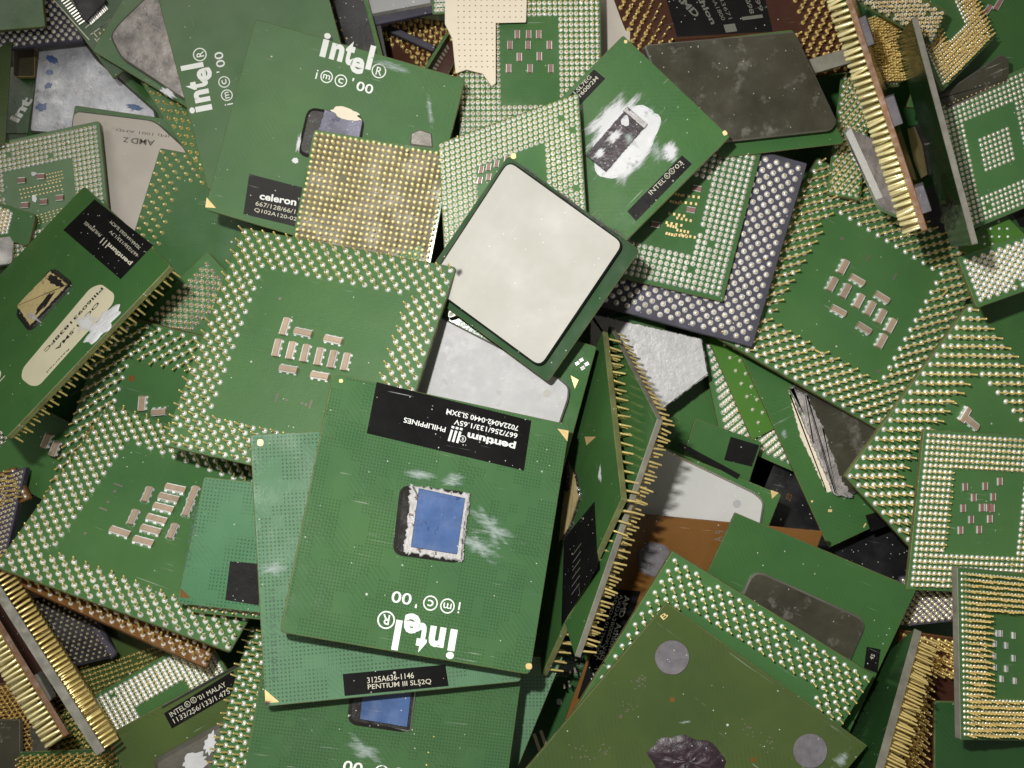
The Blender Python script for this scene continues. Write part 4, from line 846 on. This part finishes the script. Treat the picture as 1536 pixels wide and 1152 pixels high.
# ================================================================== bottom right
b = Board('green board standing on edge with a thick grey rim and gold pins behind, lower right', (1205, 1265), (1296, 1240), (1290, 965), z=None, zc=-1.7, n=(-.40, -.05), mat_='dark', edge='edgeg', group=GE, r=.03) if False else Board('green board standing on edge with a thick grey rim and gold pins behind, lower right', (1372, 942), (1285, 1020), (1290, 1235), z=(-.9, -1, 1), size=(3.4, 4.4), mat_='dark', edge='edgeg', group=GE, r=.03, th=.16)
print('BR3 n', b.n)
b.pins('stag', 31, 37, depth=7, side=-1, L_=.45, rp=.022, rs=.04, solder='gold')
b = Board('dark board with a glowing mass of orange-gold pins, lower right', (1322, 1240), (1480, 1260), (1350, 945), zc=-3.0, n=(.14, -.06), mat_='dkbrown', edge='edgeb', group=GP, r=.03)
b.pins('stag', 29, 47, depth=9, L_=.40, rp=.022, rs=.040, solder='gold')
b = Board('grey board with dull round pins, above the glowing orange-gold pins', (1335, 942), (1500, 925), (1350, 865), zc=-2.8, mat_='slate', edge='slate', group=GP)
b.pins('stag', 31, 15, depth=0, L_=.10, rp=.02, rs=.05, solder='silver')
b = Board('green board corner with shiny rim, beside the orange-gold pins at the bottom', (1402, 1210), (1560, 1215), (1402, 1052), zc=-2.3, mat_='dark', edge='edge', group=GD, r=.08)  # dark mask puts the tilted neighbour's shadow into the colour
b = Board('dark board with purple scratch in the bottom right corner', (1420, 1250), (1640, 1250), (1420, 1100), zc=-2.7, mat_='dark', group=GD)
b.pads('scratch', [(1505, 1135, 50, 3, 35)], 'slate'); b.caps([(1455, 1122, 90)], 8, 18, .08, 'silver')

# ================================================================== what shows dimly through the gaps
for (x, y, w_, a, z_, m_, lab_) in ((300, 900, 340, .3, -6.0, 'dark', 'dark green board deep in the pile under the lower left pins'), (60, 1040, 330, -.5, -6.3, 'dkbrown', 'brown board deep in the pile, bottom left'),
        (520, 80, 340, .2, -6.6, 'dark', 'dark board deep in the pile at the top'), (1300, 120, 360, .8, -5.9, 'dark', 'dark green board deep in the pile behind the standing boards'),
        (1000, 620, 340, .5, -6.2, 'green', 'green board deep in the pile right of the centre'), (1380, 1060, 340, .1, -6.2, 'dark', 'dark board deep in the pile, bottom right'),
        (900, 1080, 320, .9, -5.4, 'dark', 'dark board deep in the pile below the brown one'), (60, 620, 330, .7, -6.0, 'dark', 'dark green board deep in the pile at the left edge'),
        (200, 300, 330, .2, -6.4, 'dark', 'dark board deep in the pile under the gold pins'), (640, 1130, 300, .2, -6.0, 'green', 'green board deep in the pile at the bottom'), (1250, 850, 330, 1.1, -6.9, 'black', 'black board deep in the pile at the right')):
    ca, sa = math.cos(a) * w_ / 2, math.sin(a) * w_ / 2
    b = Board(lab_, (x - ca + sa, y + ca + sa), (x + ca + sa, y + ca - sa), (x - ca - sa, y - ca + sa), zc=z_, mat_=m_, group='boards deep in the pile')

# ------------------------------------------------------------------ pins: each one that shows is an object, at most 100 a board
bpy.context.view_layer.update()
vv, ff = [], []
for o in list(C.objects):
    if o.type == 'MESH':
        mw = o.matrix_world; b = len(vv)
        vv += [mw @ v.co for v in o.data.vertices]; ff += [tuple(i + b for i in p.vertices) for p in o.data.polygons]
bvh = BVHTree.FromPolygons(vv, ff)
def pin_geo(L_, rp, rs, up, lod):
    mb = MB(); n = 8 if lod else 6
    # solder fillet
    rg = [(rs, 0.0), (rs * .82, rs * .42), (rs * .38, rs * .72)]
    v = []
    for r_, z_ in rg: v += [(r_ * math.cos(i / n * 6.2832), r_ * math.sin(i / n * 6.2832), z_) for i in range(n)]
    f = []
    for q in range(len(rg) - 1): f += [(q * n + i, q * n + (i + 1) % n, (q + 1) * n + (i + 1) % n, (q + 1) * n + i) for i in range(n)]
    f.append(tuple(2 * n + i for i in range(n)))
    mb.add(v, f, 0)
    v = []; rg = [(rp, rs * .3), (rp, L_ - rp * .6), (rp * .55, L_)]
    for r_, z_ in rg: v += [(r_ * math.cos(i / n * 6.2832), r_ * math.sin(i / n * 6.2832), z_) for i in range(n)]
    f = []
    for q in range(2): f += [(q * n + i, q * n + (i + 1) % n, (q + 1) * n + (i + 1) % n, (q + 1) * n + i) for i in range(n)]
    f.append(tuple(2 * n + i for i in range(n)))
    mb.add(v, f, 1)
    return mb
camp = Vector((0, 0, D * S)); NP = 0
for s, pos, L_, rp, rs, side, solder, gold, bend, lim in PINJOBS:
    geo = pin_geo(L_, rp, rs, side, True)
    me = bpy.data.meshes.new('pin'); me.from_pydata([tuple(c * S for c in v) for v in geo.v], [], geo.f)
    me.materials.append(M[solder]); me.materials.append(M[gold]); me.polygons.foreach_set('material_index', geo.m)
    me.polygons.foreach_set('use_smooth', [True] * len(geo.f)); me.update()
    cand = []
    for u, v in pos:
        base = s.P0 + s.ex * u + s.ey * v + (s.n * .0005 if side > 0 else -s.n * (s.th + .0005)); nn = s.n * side
        x, y = proj(base)
        if not (-120 < x < 1656 and -120 < y < 1272): continue
        vis = False
        if -4 < x < 1540 and -4 < y < 1156:
            for t in (.25, .6, .98):
                p = (base + nn * L_ * t) * S; d = p - camp; h = bvh.ray_cast(camp, d.normalized(), d.length - .0004)
                if h[0] is None: vis = True; break
        cand.append((vis, base.z, u, v))
    cand.sort(key=lambda c: (not c[0], -c[1]))
    rest = MB()
    for k, (vis, _, u, v) in enumerate(cand):
        ax, ay = random.gauss(0, bend), random.gauss(0, bend)
        if random.random() < .015: ax *= 6; ay *= 4
        R = Matrix.Rotation(ax, 3, 'X') @ Matrix.Rotation(ay, 3, 'Y')
        if side < 0: R = R @ Matrix.Rotation(math.pi, 3, 'X')
        loc = Vector(s.L(u, v, .0005 if side > 0 else -s.th - .0005))
        if vis and k < lim:
            o = bpy.data.objects.new('pin', me); C.objects.link(o); o.parent = s.root; o.location = loc; o.rotation_euler = R.to_euler(); NP += 1
        else:
            rest.add([tuple(loc + (R @ Vector(p)) * S) for p in geo.v], geo.f, geo.m)
    if rest.v: s.part('pins', rest, [M[solder], M[gold]], smooth=True, kind='stuff')
print('individual pins', NP)
if False:
    for t in THINGS: print('%-60s W %.2f H %.2f n %.2f %.2f' % (t.name[:60], t.W, t.H, t.n.x, t.n.y))
